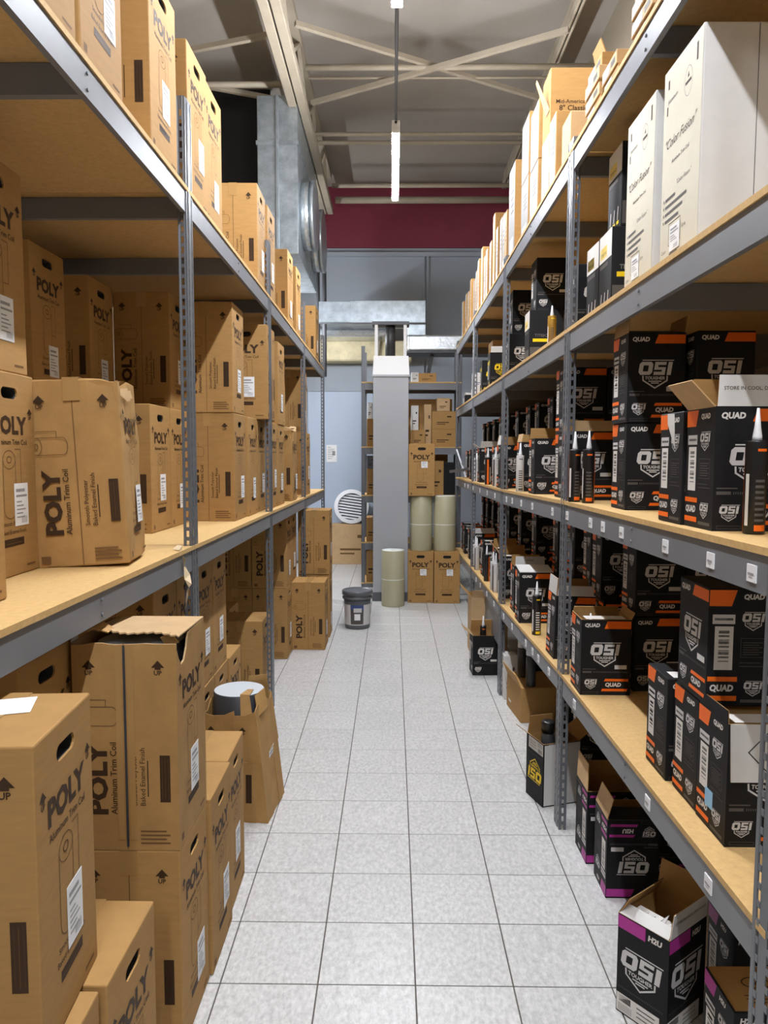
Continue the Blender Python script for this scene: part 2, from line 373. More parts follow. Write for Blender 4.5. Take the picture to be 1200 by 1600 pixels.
def shelving(name, label, X, sx, depth, ys, levels, height, tags=()):
    t = empty(name, (X, ys[0], 0)); y00 = ys[0]
    pm = post_mesh(height, sx); pb = post_mesh(height, -sx)
    for y in ys:
        obj('post', pm, t, (0, y-y00-.03, 0)); obj('post', pb, t, (sx*depth, y-y00-.03, 0))
    for li, zs in enumerate(levels):
        for k in range(len(ys)-1):
            ya, yb = ys[k]-y00, ys[k+1]-y00; za, zb = zs[k], zs[k+1]
            def span(x0, x1, dz0, dz1, nm, mt, ea=0., eb=0.):
                b = B(); n = 0
                P = [(x0,ya+ea,za+dz0),(x1,ya+ea,za+dz0),(x1,yb-eb,zb+dz0),(x0,yb-eb,zb+dz0),(x0,ya+ea,za+dz1),(x1,ya+ea,za+dz1),(x1,yb-eb,zb+dz1),(x0,yb-eb,zb+dz1)]
                b.v = P
                for q in ((0,3,2,1),(4,5,6,7),(0,1,5,4),(1,2,6,5),(2,3,7,6),(3,0,4,7)): b.f.append(q); b.m.append(0); b.sm.append(False)
                if nm == 'beam' and abs(x0) < .03:      # rivets of the tie bar
                    ym = (ya+yb)/2; zm = (za+zb)/2
                    for dz in (-.038, -.078): b.cyl((sx*.002, ym, zm+dz), (-sx*.0015, ym, zm+dz), .005, n=8)
                return obj(nm, b.mesh(nm, [mt]), t)
            lo, hi = sorted((sx*.003, sx*.02))
            bm_ = span(lo, hi, -.097, -.0165, 'beam', 'steel_grey', .055, .03)
            lo2, hi2 = sorted((sx*(depth-.02), sx*(depth-.003)))
            span(lo2, hi2, -.097, -.0165, 'beam', 'steel_grey', .055, .03)
            lo3, hi3 = sorted((-sx*.002, sx*depth))
            span(lo3, hi3, -.016, 0, 'shelf_board', 'particle_board', .004, .004)
            for fr in ((.03, .5) if k < len(ys)-2 else (.03, .5, .975)):
                y = ya+(yb-ya)*fr; z = za+(zb-za)*fr
                b = B(); b.box(min(sx*.022, sx*(depth-.022)), max(sx*.022, sx*(depth-.022)), y-.012, y+.012, z-.095, z-.018)
                obj('tie_bar', b.mesh('tie_bar', ['steel_grey']), t)
            for lt, px in tags:
                if lt != li: continue
                y = px
                if ys[k] <= y < ys[k+1]:
                    fr = (y-ys[k])/(ys[k+1]-ys[k]); z = za+(zb-za)*fr-.06
                    b = B(); b.box(min(sx*.003, 0), max(sx*.003, 0), -.019, .019, -.018, .018)
                    f = Face(b, (min(0, sx*.003), .019, -.018) if sx > 0 else (0, -.019, -.018), (0, -1 if sx > 0 else 1, 0), (0,0,1), .0006)
                    f.rect(.006, .014, .031, .019, 1); f.rect(.010, .009, .026, .011, 1)
                    obj('price_tag', b.mesh('price_tag', ['tag_paper', 'print_light']), bm_, (0, y-y00, z))
    tag(t, label, 'shelving'); return t
LY = [1.01, 2.83, 4.65, 6.47, 8.27]
L_MID = [1.305, 1.295, 1.285, 1.272, 1.258]; L_TOP = [2.64, 2.64, 2.63, 2.612, 2.595]
shelving('steel_shelving', 'grey steel shelving run with particle board decks full of brown cartons', XL, -1, .93, LY, [L_MID, L_TOP], 2.96)
RY = [1.38, 3.16, 4.97, 6.82, 8.6]
R1, R2_, R3, R4 = [.715, .70, .635, .605, .56], [1.468, 1.452, 1.416, 1.402, 1.386], [2.18]*5, [2.915, 2.915, 2.905, 2.9, 2.89]
px_tags = [(1, x) for x in (726,731,739,749.5,761,773,791,800,814,831.5,863,886,922.5,942,971,1040,1111,1176)] + \
          [(0, x) for x in (745.5,752,762.5,774,789.5,803,825,836,845.5,862.5,880,904,1025,1127)]
shelving('steel_shelving', 'grey steel shelving run with price tags, holding black sealant cartons', XR, 1, 1.1, RY, [R1, R2_, R3, R4], 2.95,
         tags=[(l, .737*1148/(x-613.7)) for l, x in px_tags])
zmid = lambda y: interp(y, LY, L_MID)+.0006; ztop = lambda y: interp(y, LY, L_TOP)+.0006
zr = {1: lambda y: interp(y, RY, R1)+.0006, 2: lambda y: interp(y, RY, R2_)+.0006, 3: lambda y: interp(y, RY, R3)+.0006, 4: lambda y: interp(y, RY, R4)+.0006}

# ------------------------------------------------------------------ brown trim-coil cartons
CA, CC, CH = .14, .1425, .576               # half width (X), half depth (Y), height
def solid_box(a, c, H, bevel=.004):
    b = B(); b.box(-a, a, -c, c, 0, H); return b.mesh('carton', ['cardboard'], bevel=bevel, seg=2)
def holed_body(a, c, H, mats=('cardboard', 'charcoal'), hole=(.09, .032, .058), deep=.045):
    """carton with an oval hand hole sunk into its +X face, its inner dark given by charcoal"""
    me = solid_box(a, c, H); me.materials.clear()
    for m in mats: me.materials.append(M[m])
    bm = bmesh.new(); bm.from_mesh(me)
    f = max((f for f in bm.faces if f.normal.x > .99), key=lambda f: f.calc_area())
    outer = list(f.edges); bmesh.ops.delete(bm, geom=[f], context='FACES_ONLY')
    w, h, d = hole; r = h/2; zc = H-d; pts = []
    for i in range(7): t = -math.pi/2+math.pi*i/6; pts.append((w/2-r+r*math.cos(t), zc+r*math.sin(t)))
    for i in range(7): t = math.pi/2+math.pi*i/6; pts.append((-w/2+r+r*math.cos(t), zc+r*math.sin(t)))
    ring = [bm.verts.new((a, y, z)) for y, z in pts]; n = len(ring)
    inner = [bm.edges.new((ring[i], ring[(i+1) % n])) for i in range(n)]
    bmesh.ops.triangle_fill(bm, edges=outer+inner, use_beauty=True)
    mid = [bm.verts.new((a-.005, y, z)) for y, z in pts]; back = [bm.verts.new((a-deep, y, z)) for y, z in pts]
    for i in range(n):
        j = (i+1) % n; bm.faces.new((ring[i], ring[j], mid[j], mid[i])); bm.faces.new((mid[i], mid[j], back[j], back[i])).material_index = 1  # charcoal lining: darkness of the carton interior put into the colour
    cap = bm.faces.new(back); cap.material_index = 1
    bmesh.ops.recalc_face_normals(bm, faces=bm.faces)
    bm.to_mesh(me); bm.free(); return me
def coil_print(b, a, c, H):
    F = faces(b, a, c, H)
    for k in ('+x',):
        f = F[k]; w = 2*c; x = w/2
        f.up_arrow(.03, H-.125, .03); f.up_arrow(w-.03, H-.125, .03)
        f.text('POLY', x, H-.175, h=.054, w=.185, m=0, bold=.045, centre=True)
        f.text('Aluminum Trim Coil', x, H-.203, w=.18, m=0, bold=.012, centre=True)
        # outline drawing of a coil standing on end with its loose sheet
        f.ellipse(x-.015, H-.245, .034, .026, .0022, 1); f.ellipse(x-.015, H-.245, .012, .009, .003, 1)
        f.line([(x-.049,H-.245),(x-.049,H-.385)], .0022, 1); f.line([(x+.019,H-.245),(x+.019,H-.385)], .0022, 1)
        f.ellipse(x-.015, H-.385, .034, .026, .0022, 1, 8, math.pi, 2*math.pi)
        f.line([(x+.019,H-.215),(x+.05,H-.215),(x+.05,H-.33),(x+.02,H-.33)], .0022, 1)
        f.text('Smooth Polyester', x, H-.435, w=.125, m=0, centre=True); f.text('Baked Enamel Finish', x, H-.455, w=.14, m=0, centre=True)
        f.rect(x-.055, H-.49, x+.055, H-.468, 0); f.rect(x-.047, H-.483, x+.04, H-.480, 1); f.rect(x-.047, H-.476, x+.02, H-.473, 1)
        f.rect(.02, .015, .04, .035, 1); f.rect(w-.075, .02, w-.025, .026, 1)
    for k in ('-y', '+y'):
        f = F[k]; w = 2*a; R = math.pi/2
        f.up_arrow(.045, H-.088, .036); f.up_arrow(w-.05, H-.088, .036)
        f.rect(w/2-.0012, .004, w/2+.0012, H-.004, 1)
        f.ellipse(.028, H-.205, .016, .026, .002, 1); f.ellipse(.028, H-.205, .005, .008, .003, 1)
        f.line([(.03,H-.179),(.105,H-.179)], .002, 1); f.line([(.03,H-.231),(.105,H-.231)], .002, 1)
        f.ellipse(.105, H-.205, .014, .026, .002, 1, 8, -math.pi/2, math.pi/2)
        f.line([(.03,H-.16),(.088,H-.16),(.088,H-.179)], .002, 1)
        f.text('POLY', .090, .10, h=.054, w=.20, m=0, rot=R, bold=.045)
        f.text('Aluminum Trim Coil', .114, .10, w=.20, m=0, rot=R, bold=.012)
        f.text('Smooth Polyester', .172, .125, w=.14, m=0, rot=R); f.text('Baked Enamel Finish', .190, .125, w=.16, m=0, rot=R)
        f.rect(.196, .15, .199, .25, 0)
        f.rect(.230, .135, .258, .265, 0)
        for q in range(3): f.rect(.2355+q*.0085, .145, .2365+q*.0085, .255, 1)
        f.rect(.018, .014, .045, .036, 1)
        for q in range(4): f.rect(.175, .018+q*.011, .255-.01*(q % 2), .023+q*.011, 1)
poly_body = holed_body(CA, CC, CH)
b = B(); coil_print(b, CA, CC, CH); poly_print = b.mesh('print', ['print_brown', 'print_faint'], flip=False)
def sticker_mesh(w, h, n=5):
    b = B(); b.box(-w/2, w/2, -.0008, 0, 0, h)
    f = Face(b, (-w/2, -.0008, 0), (1,0,0), (0,0,1), .0005)
    f.rect(w*.1, h*.80, w*.75, h*.87, 1); f.rect(w*.1, h*.68, w*.9, h*.73, 1)
    for k in range(n): f.rect(w*.12, h*(.55-.09*k), w*(.5+.35*((k*7) % 5)/5), h*(.58-.09*k), 1)
    for k in range(9): f.rect(w*(.45+.05*k), h*.06, w*(.45+.05*k+.012+.012*(k % 2)), h*.22, 1)
    return b.mesh('shipping_label', ['paper', 'print_light'])
sticker = sticker_mesh(.078, .122); sticker_small = sticker_mesh(.07, .07, 3)
b = B(); b.box(-.024, .024, -CC-.0012, CC+.0012, CH-.0002, CH+.001); b.box(-.024, .024, -CC-.0012, -CC+.0002, CH-.07, CH+.001); tape_me = b.mesh('packing_tape', ['tape'])
N = {'poly': 0}
def coil_carton(xf, y0, z, label, rz=0., sticker_on=True, centre=None, rx=0., ry=0., body=None, prt=None, group=None):
    i = N['poly']; N['poly'] += 1
    c = centre or (xf-CA, y0+CC)
    o = obj('coil_carton', body or poly_body, None, (c[0], c[1], z), (rx, ry, rz + random.uniform(-.012, .012)))
    obj('print', prt or poly_print, o); obj('packing_tape', tape_me, o)
    if sticker_on:
        obj('shipping_label', sticker, o, (CA+.0006, .035+random.uniform(-.02, .02), .10+random.uniform(-.02, .05)), (0, random.uniform(-.05, .05)*0, math.pi/2))
    tag(o, label, 'carton', group); return o
HS = CH+.0012
def row(xf, ys, z, where, words='brown coil carton', up=None, **k):
    for i, y in enumerate(ys):
        zz = z(y+CC) if callable(z) else z
        n = ORD[i]+' from the camera ' if len(ys) > 1 else ''
        coil_carton(xf[i] if isinstance(xf, (list, tuple)) else xf, y, zz, f'{words}, {n}{where}', **k)
FZ = .0006
# floor, nearest the camera
o = coil_carton(-.606, 1.186, FZ+HS, 'tall brown coil carton with white label on top, nearest bottom left', rz=.075, centre=(-.757, 1.335))
b = B(); f = Face(b, (-.03, .0, CH), (.97, .24, 0), (-.24, .97, 0), .0016)
f.rect(-.09, 0, .10, .095, 0)
for k in range(4): f.rect(-.075, .02+.019*k, .02+.02*((k*3) % 3), .027+.019*k, 1)
obj('top_label', b.mesh('top_label', ['paper', 'print_light'], flip=False), o)
coil_carton(-.584, 1.10, FZ, 'brown coil carton at the bottom left edge, under the tall nearest one')
coil_carton(-.572, 1.40, FZ, 'single low brown coil carton beside the nearest stack, flat top showing')
coil_carton(-.572, 1.905, FZ, 'lower brown coil carton supporting the torn-topped one on the floor')
row([-.563, -.576], [2.20, 2.487], FZ, 'of two single ones past the torn one')
# under the left middle shelf, deeper in
row(-.862, [1.655, 2.62, 2.91, 3.20, 3.49], FZ, 'in the floor layer under the left shelf')
row(-.866, [1.655, 2.62, 2.91, 3.20, 3.492], FZ+HS, 'in the second layer under the left shelf')
coil_carton(-.855, 3.785, FZ, 'brown coil carton with bare top beside the open coil carton')
coil_carton(-.834, 4.644, FZ, 'low brown coil carton half in shadow, just before the second left post')
row(-.842, [5.804, 6.10], FZ, 'in the floor pair past the second left post')
row(-.842, [5.804, 6.10], FZ+HS, 'atop the floor pair past the second left post')
row(-1.125, [5.0, 5.80], FZ, 'in the shaded back floor row, left side')
row(-1.128, [5.80], FZ+HS, 'stacked in the shaded back row, far left side')
coil_carton(-.565, 6.09, FZ, 'brown coil carton standing out in the aisle near the grey bucket')
coil_carton(-.562, 6.50, FZ, 'lower carton of the far aisle stack behind the bucket-side carton')
coil_carton(-.560, 6.49, FZ+HS, 'upper carton of the far aisle stack beside the last left post')
# left middle shelf
coil_carton(-.92, 1.44, zmid(1.6), 'brown coil carton cut by the left edge, on the middle shelf')
coil_carton(-1.077, 1.925, zmid(2.1), 'brown coil carton behind the dented tilted one, lower, left middle shelf')
coil_carton(-1.085, 1.91, zmid(2.1)+HS, 'brown coil carton at left edge, upper, behind the dented one')
row(-1.364, [2.80, 3.335], zmid, 'in the shaded lower back row, left shelf')
row(-1.364, [2.806, 3.34], lambda y: zmid(y)+HS, 'in the shaded upper back row, left shelf')
row(-1.07, [3.25, 3.545], zmid, 'of two lower ones before the nearest post')
coil_carton(-1.103, 3.675, zmid(3.8)+HS, 'upper brown coil carton seen just left of the nearest post')
coil_carton(-.839, 3.905, zmid(4.0), 'lower carton of the front stack right of the nearest left post')
coil_carton(-.842, 3.90, zmid(4.0)+HS, 'upper carton of the front stack right of the nearest left post')
row([-.832, -.838], [4.235, 4.57], zmid, 'of two narrow-faced ones before the second post')
coil_carton(0, 0, zmid(4.6)+HS, 'shaded brown carton turned sideways, upper, before the second left post', rz=-math.pi/2, centre=(-.915, 4.70))
row(-.81, [4.89, 5.20], zmid, 'of two lower ones past the second post')
coil_carton(-.805, 5.20, zmid(5.3)+HS, 'upper brown carton just past the second left post')
row(-1.10, [5.6, 6.1], zmid, 'in the lower back row before the third post')
coil_carton(-.93, 6.10, zmid(6.2)+HS, 'upper shaded brown carton beside the third left post')
coil_carton(-.93, 6.10, zmid(6.2), 'lower shaded brown carton beside the third left post')
coil_carton(-.80, 6.82, zmid(7.0), 'lower brown carton in the last left bay, middle shelf')
coil_carton(-.83, 6.84, zmid(7.0)+HS, 'upper brown carton in the last left bay, middle shelf')
# left top shelf
row([-.775, -.775, -.782], [1.58, 1.892, 2.45], ztop, 'on the top shelf before the nearest left post')
row([-.785, -.79], [2.90, 3.19], ztop, 'on the top shelf past the nearest left post')
row([-.79, -.79, -.80, -.80], [4.36, 4.72, 5.68, 6.17], ztop, 'of four on the top shelf by the duct')
coil_carton(-.80, 7.70, ztop(7.8), 'last brown coil carton at the far end of the left top shelf')

# dented, tilted carton at the front of the middle shelf
def worn_body(a, c, H, hole_top=False, amp=.006, seed=1):
    rnd = random.Random(seed); me = solid_box(a, c, H, .006); bm = bmesh.new(); bm.from_mesh(me)
    bmesh.ops.subdivide_edges(bm, edges=[e for e in bm.edges if e.calc_length() > .1], cuts=5, use_grid_fill=True)
    for v in bm.verts:
        q = v.co; k = math.sin(q.x*31+seed)*math.sin(q.y*27+1.3*seed)*math.sin(q.z*23+seed*.7)
        inn = Vector((-q.x/a if abs(q.x) > a-.01 else 0, -q.y/c if abs(q.y) > c-.01 else 0, -1 if q.z > H-.01 else 0))
        v.co += inn*amp*(.5+.5*k+.3*rnd.random())
        if q.z > H-.03 and q.x > a-.06 and q.y < 0: v.co += Vector((-.012, .004, -.012))*rnd.random()*1.6
    bm.to_mesh(me); bm.free(); me.materials.clear(); me.materials.append(M['old_cardboard']); return me
o = coil_carton(0, 0, zmid(2.3)+.004, 'dented tilted brown coil carton standing at the front of the middle shelf', rz=.16, ry=-.045,
                centre=(-.972, 2.375), body=worn_body(CA, CC, CH, seed=3))
b = B(); rnd = random.Random(5)
for k in range(7):
    y = -CC+.035+k*.016; z = CH-.05-.008*rnd.random()
    b.poly([(CA-.004,y,z),(CA+.012,y+.012,z-.02*rnd.random()),(CA+.006,y+.016,z+.022),(CA-.004,y+.006,z+.02)])
obj('torn_edge', b.mesh('torn_edge', ['pale_cardboard']), o)

# torn-topped carton on the floor stack: the coil shows through its ripped corner
def torn_body(a, c, H):
    b = B(); t = .005; n = 10; rnd = random.Random(2)
    def wall(p0, p1, top0, top1, jag=.0):
        p0, p1 = Vector(p0), Vector(p1); nn = Vector((-(p1-p0).y, (p1-p0).x, 0)).normalized()*t
        P = [(p0.lerp(p1, i/n), top0+(top1-top0)*i/n - jag*rnd.random()) for i in range(n+1)]
        for i in range(n):
            (a0, z0), (a1, z1) = P[i], P[i+1]
            for off, m in ((Vector((0,0,0)), 0), (nn, 1)):
                q = [a0+off, a1+off, a1+off+Vector((0,0,z1)), a0+off+Vector((0,0,z0))]; b.poly(q, m)
            b.poly([a0+Vector((0,0,z0)), a1+Vector((0,0,z1)), a1+nn+Vector((0,0,z1)), a0+nn+Vector((0,0,z0))], 1)
    wall((-a,-c,0), (a,-c,0), H-.006, H-.004, .006); wall((a,c,0), (-a,c,0), H, H); wall((-a,c,0), (-a,-c,0), H, H-.006)
    # +X wall with the ripped corner
    ys = [-c, -c+.02, -c+.045, -c+.075, -c+.1, -c+.115, c]; zs = [H-.012, H-.05, H-.075, H-.07, H-.04, H-.004, H]
    for i in range(6):
        b.poly([(a,ys[i],0),(a,ys[i+1],0),(a,ys[i+1],zs[i+1]),(a,ys[i],zs[i])], 0); b.poly([(a-t,ys[i],0),(a-t,ys[i+1],0),(a-t,ys[i+1],zs[i+1]),(a-t,ys[i],zs[i])], 1)
        b.poly([(a,ys[i],zs[i]),(a,ys[i+1],zs[i+1]),(a-t,ys[i+1],zs[i+1]),(a-t,ys[i],zs[i])], 1)
    b.poly([(-a,-c,.001),(a,-c,.001),(a,c,.001),(-a,c,.001)], 0)
    return b.mesh('torn_carton', ['old_cardboard', 'pale_cardboard'], flip=False)
tb = torn_body(CA, CC, CH)
b = B(); coil_print(b, CA, CC, CH); f = faces(b, CA, CC, CH)['-y']; f.lift = .001; f.rect(CA-.0035, .01, CA+.0035, CH-.012, 2)
tp = b.mesh('print', ['print_brown', 'print_faint', 'charcoal'], flip=False)
o = coil_carton(-.572, 1.905, FZ+HS, 'brown coil carton with ripped zigzag top flap on the floor stack', body=tb, prt=tp)
for ch in list(o.children):
    if ch.name.startswith('packing_tape'): bpy.data.objects.remove(ch)
b = B(); n = 22; pts = []
for i in range(n+1):
    x = -CA+.03+(2*CA-.03)*i/n; pts.append((x, -CC+.035+(.012 if i % 2 else 0)+.012*math.sin(i*.5), CH+.006+.012*(1-i/n)))
for i in range(n):
    p, q = pts[i], pts[i+1]; b.slab(p, q, (q[0], CC, CH+.002), (p[0], CC, CH+.002), .004)
obj('top_flap', b.mesh('top_flap', ['pale_cardboard']), o)
b = B(); b.slab((-CA+.01,-CC+.03,CH+.01),(-CA+.05,-CC+.02,CH+.03),(-CA+.06,-CC+.07,CH+.035),(-CA+.015,-CC+.08,CH+.02),.004); b.slab((-CA+.05,-CC+.02,CH+.03),(-CA+.085,-CC+.04,CH+.012),(-CA+.085,-CC+.08,CH+.015),(-CA+.06,-CC+.07,CH+.035),.004)
obj('torn_scrap', b.mesh('torn_scrap', ['old_cardboard']), o); b = B()
b.slab((CA-.06,-CC+.06,CH-.005),(CA-.03,-CC+.05,CH+.01),(CA-.012,-CC+.07,CH-.02),(CA-.05,-CC+.075,CH-.03),.004)
obj('torn_scrap', b.mesh('torn_scrap', ['old_cardboard']), o)
b = B(); b.cyl((0,0,.01),(0,0,CH-.03), .118, n=28, m=0, mcap=1); obj('coil', b.mesh('coil', ['charcoal', 'coil_grey']), o)
b = B()
for sx in (-1, 1): b.box(sx*.016-.008, sx*.016+.008, -CC-.0015, -CC-.0008, .03, CH-.01)
obj('packing_tape', b.mesh('packing_tape', ['tape']), o)

# leaning carton cut open around a coil, standing in the aisle on the left
t = empty('open_coil_carton', (-.69, 3.33, FZ), (0, 0, math.radians(-6)))
tag(t, 'battered carton torn open around a dark coil, standing in the aisle', 'carton')
b = B(); a0, a1, h = .152, .138, .50; rnd = random.Random(9)
def ringpts(k, z, jag=0):
    q = []
    for s_, e_ in (((-1,-1),(1,-1)), ((1,-1),(1,1)), ((1,1),(-1,1)), ((-1,1),(-1,-1))):
        for i in range(6): u = i/6; q.append((k*(s_[0]+(e_[0]-s_[0])*u), k*(s_[1]+(e_[1]-s_[1])*u), z+jag*rnd.random()))
    return q
lo, mi, hi = ringpts(a0, 0), ringpts((a0+a1)/2+.002, h*.55), ringpts(a1, h-.02, .045)
sh = lambda p: (p[0]-.0*p[2]-(.045 if p[0] > 0 else 0)*p[2]/h, p[1], p[2])
for A_, B_ in ((lo, mi), (mi, hi)):
    for i in range(24):
        j = (i+1) % 24; b.poly([sh(A_[i]), sh(A_[j]), sh(B_[j]), sh(B_[i])], 0)
b.poly([sh(p) for p in reversed(lo)], 0)
me = b.mesh('carton_wall', ['old_cardboard']); o = obj('carton_wall', me, t)
md = o.modifiers.new('thick', 'SOLIDIFY'); md.thickness = .004; md.offset = -1
b = B(); f = Face(b, (-.15, -a0, 0), (1,0,0), Vector((0,.028,1)).normalized(), .007); Rr = math.pi/2
f.up_arrow(.19, .40, .034); f.up_arrow(.045, .40, .034); f.text('POLY', .075, .06, h=.05, w=.19, rot=Rr, bold=.045); f.text('Aluminum Trim Coil', .10, .06, w=.19, rot=Rr, bold=.012)
f.text('Smooth Polyester', .155, .09, w=.13, rot=Rr); f.text('Baked Enamel Finish', .173, .09, w=.15, rot=Rr); f.rect(.205, .09, .232, .22)
for q in range(3): f.rect(.21+q*.0085, .10, .211+q*.0085, .21, 1)
obj('print', b.mesh('print', ['print_brown', 'print_faint'], flip=False), o)
b = B(); b.cyl((0,0,.01),(0,0,.56), .116, n=36, m=0, mcap=1); cl = obj('coil', b.mesh('coil', ['charcoal', 'coil_grey'], bevel=.003), t, (-.02, .0, 0))
b = B()
for Q in ([((.10,-.10,.47),(.12,-.02,.49),(.10,.0,.57),(.075,-.07,.555))], [((.03,-.135,.46),(.085,-.13,.46),(.06,-.10,.565),(.02,-.11,.57)), ((.02,-.11,.57),(.06,-.10,.565),(.055,-.02,.566),(.03,-.03,.568))],
          [((-.03,.125,.47),(.09,.12,.48),(.08,.115,.60),(-.01,.12,.585))]):
    b = B()
    for q in Q: b.slab(*q, .004)
    obj('torn_flap', b.mesh('torn_flap', ['old_cardboard']), t)
obj('shipping_label', sticker, t, (a0-.027, .03, .16), (0, math.radians(-5), math.pi/2))

# crumpled open carton in the far part of the left middle shelf
o = coil_carton(-.783, 5.78, zmid(5.9), 'brown coil carton with a crumpled top edge before the third left post', body=worn_body(CA, CC, CH, amp=.012, seed=8))
b = B(); rnd = random.Random(11)
for k in range(9):
    x = -CA+k*2*CA/9; z = CH-.004
    b.slab((x,-CC+.02,z),(x+2*CA/9,-CC+.02,z+.01*rnd.random()),(x+2*CA/9+.01,-CC+.08,z+.03*rnd.random()),(x,-CC+.08,z+.03*rnd.random()), .004)
b.slab((CA-.03,-CC+.01,CH-.01),(CA+.02,-CC+.02,CH-.03),(CA+.015,-CC+.09,CH+.01),(CA-.03,-CC+.08,CH+.015),.004)
obj('crumpled_flap', b.mesh('crumpled_flap', ['pale_cardboard']), o)

# strip of loose tape hanging from the shelf edge
b = B(); pts = [(.02,0,.012),(.04,.0,.008),(.052,.005,-.03),(.045,.02,-.06),(.06,.01,-.10),(.075,-.005,-.13),(.06,.01,-.16),(.055,.0,-.21)]
for i in range(len(pts)-1):
    p, q = Vector(pts[i]), Vector(pts[i+1]); tw = Vector((.006*math.cos(i*1.4), .012*math.sin(i*1.9+.5)+.008, .006)); 
    tw2 = Vector((.006*math.cos(i*1.4+1.4), .012*math.sin(i*1.9+2.4)+.008, .006)); b.slab(p-tw, q-tw2, q+tw2, p+tw, .0008)
tag(obj('loose_tape', b.mesh('loose_tape', ['clear_tape']), None, (XL-.045, 2.66, 1.297)), 'crumpled strip of clear tape hanging off the left middle shelf edge', 'tape')

# ------------------------------------------------------------------ black sealant cartons (right side)
OA, OC, OH = .0975, .0825, .302
ACC = {'orange': ('QUAD', 'orange', 'print_silver'), 'magenta': ('H2U', 'magenta', 'print_silver'), 'yellow': ('', 'black_carton', 'yellow'), 'grey': ('', 'black_carton', 'print_white')}
def osi_print(kind, a, c, H, all_wide=False):
    word, acc, logo = ACC[kind]; b = B(); F = faces(b, a, c, H, .0006)
    for k in ('-y', '+y', '-x', '+x'):
        f = F[k]; wide = k[1] == 'y'; w = 2*(a if wide else c)
        if wide or all_wide:
            if all_wide:
                f.osi(w*.07, H*.50, w*.84, 1)
                if word:
                    f.rect(.001, H-.042, w*.55, H-.003, 2); f.text(word, w*.60, H-.034, h=.018, m=0, bold=.05, shear=.12)
                f.rect(.002, .004, w*.86, .060, 0); f.rect(w*.06, .036, w*.3, .056, 3)
                for q in range(14): f.rect(w*(.05+.02*q), .008, w*(.058+.02*q), .03, 3)
                for q in range(3): f.rect(w*.42, .018+.013*q, w*.78, .022+.013*q, 3)
                for q in range(26): f.rect(w*(.05+.034*q), .078, w*(.062+.034*q), .083, 3)
                continue
            f.osi(w*.18, H*.53, w*.62, 1)
            if word:
                f.text(word, w*.07, H-.030, h=.016, m=0, bold=.05, shear=.12)
                f.poly([(w*.46,H-.036),(w-.002,H-.036),(w-.002,H-.006),(w*.52,H-.006)], 2)
                f.text(word, w*.50, .034, h=.017, m=0, bold=.05, shear=.12)
                f.poly([(w*.47,.056),(w*.96,.056),(w*.96,.066),(w*.50,.066)], 2); f.poly([(w*.42,.016),(w*.93,.016),(w*.95,.026),(w*.44,.026)], 2)
            f.osi(w*.08, .043, w*.26, 1)
            for q in range(26): f.rect(w*(.25+.027*q), .090, w*(.262+.027*q), .096, 3)
            f.rect(w*.04, .089, w*.22, .097, 3); f.rect(w*.04, .103, w*.3, .106, 3); f.rect(w*.68, .105, w*.92, .121, 1)
            f.frame(w*.06, .006, w*.36, .013, .001, 3)
        else:
            f.osi(w*.50, H*.72, w*.36, 1); f.frame(w*.50, H*.42, w*.86, H*.58, .0012, 3)
            for q in range(6): f.rect(w*.53, H*(.44+.02*q), w*(.78+.05*(q % 2)), H*(.447+.02*q), 3)
            f.rect(w*.48, H*.34, w*.9, H*.345, 3); f.rect(w*.48, H*.37, w*.8, H*.375, 3)
            f.rect(w*.06, H*.70, w*.40, H*.78, 1); f.rect(w*.09, H*.73, w*.37, H*.75, 4)
            f.rect(w*.10, H*.31, w*.38, H*.68, 0)
            for q in range(9): f.rect(w*.16, H*(.38+.03*q), w*.32, H*(.38+.03*q+.008+.008*(q % 3)), 4)
            f.osi(w*.56, .045, w*.30, 1)
            if word:
                f.poly([(.001,H-.045),(w*.34,H-.045),(w*.42,H-.004),(.001,H-.004)], 2); f.text(word, w*.52, H-.028, h=.014, m=0, bold=.05, shear=.12)
                f.rect(.002, .064, w*.46, .076, 2); f.text(word, w*.05, .038, h=.018, w=w*.36, m=0, bold=.05, shear=.12); f.rect(.002, .014, w*.46, .027, 2)
            f.rect(w*.52, .010, w*.92, .018, 3)
    if word: F['top'].rect(.02, .01, 2*a-.02, 2*c*.42, 0)
    return b.mesh('print', ['print_white', logo, acc, 'print_grey', 'black_carton'], flip=False)
OP = {k: osi_print(k, OA, OC, OH) for k in ACC}
b = B(); b.box(-OA, OA, -OC, OC, 0, OH); osi_closed = b.mesh('sealant_carton', ['black_carton'], bevel=.0025)
def open_shell(a, c, H, mats, t=.004):
    b = B()
    for x0, x1, y0, y1 in ((-a,a,-c,-c+t), (-a,a,c-t,c), (-a,-a+t,-c+t,c-t), (a-t,a,-c+t,c-t)):
        n = len(b.f); b.box(x0, x1, y0, y1, 0, H)
        cx, cy = (x0+x1)/2, (y0+y1)/2
        for q in range(n, n+6):
            P = [Vector(b.v[i]) for i in b.f[q]]; m = sum(P, Vector())/4
            inner = (m-Vector((cx,cy,H/2))).dot(Vector((cx,cy,0))) < -1e-7 and abs(m.z-H/2) < H*.4
            b.m[q] = 1 if inner or m.z > H-1e-4 else 0
    b.box(-a+t, a-t, -c+t, c-t, .001, .004, 1)
    return b.mesh('open_carton', mats, flip=True)
osi_open = open_shell(OA, OC, OH, ['black_carton', 'cardboard'])
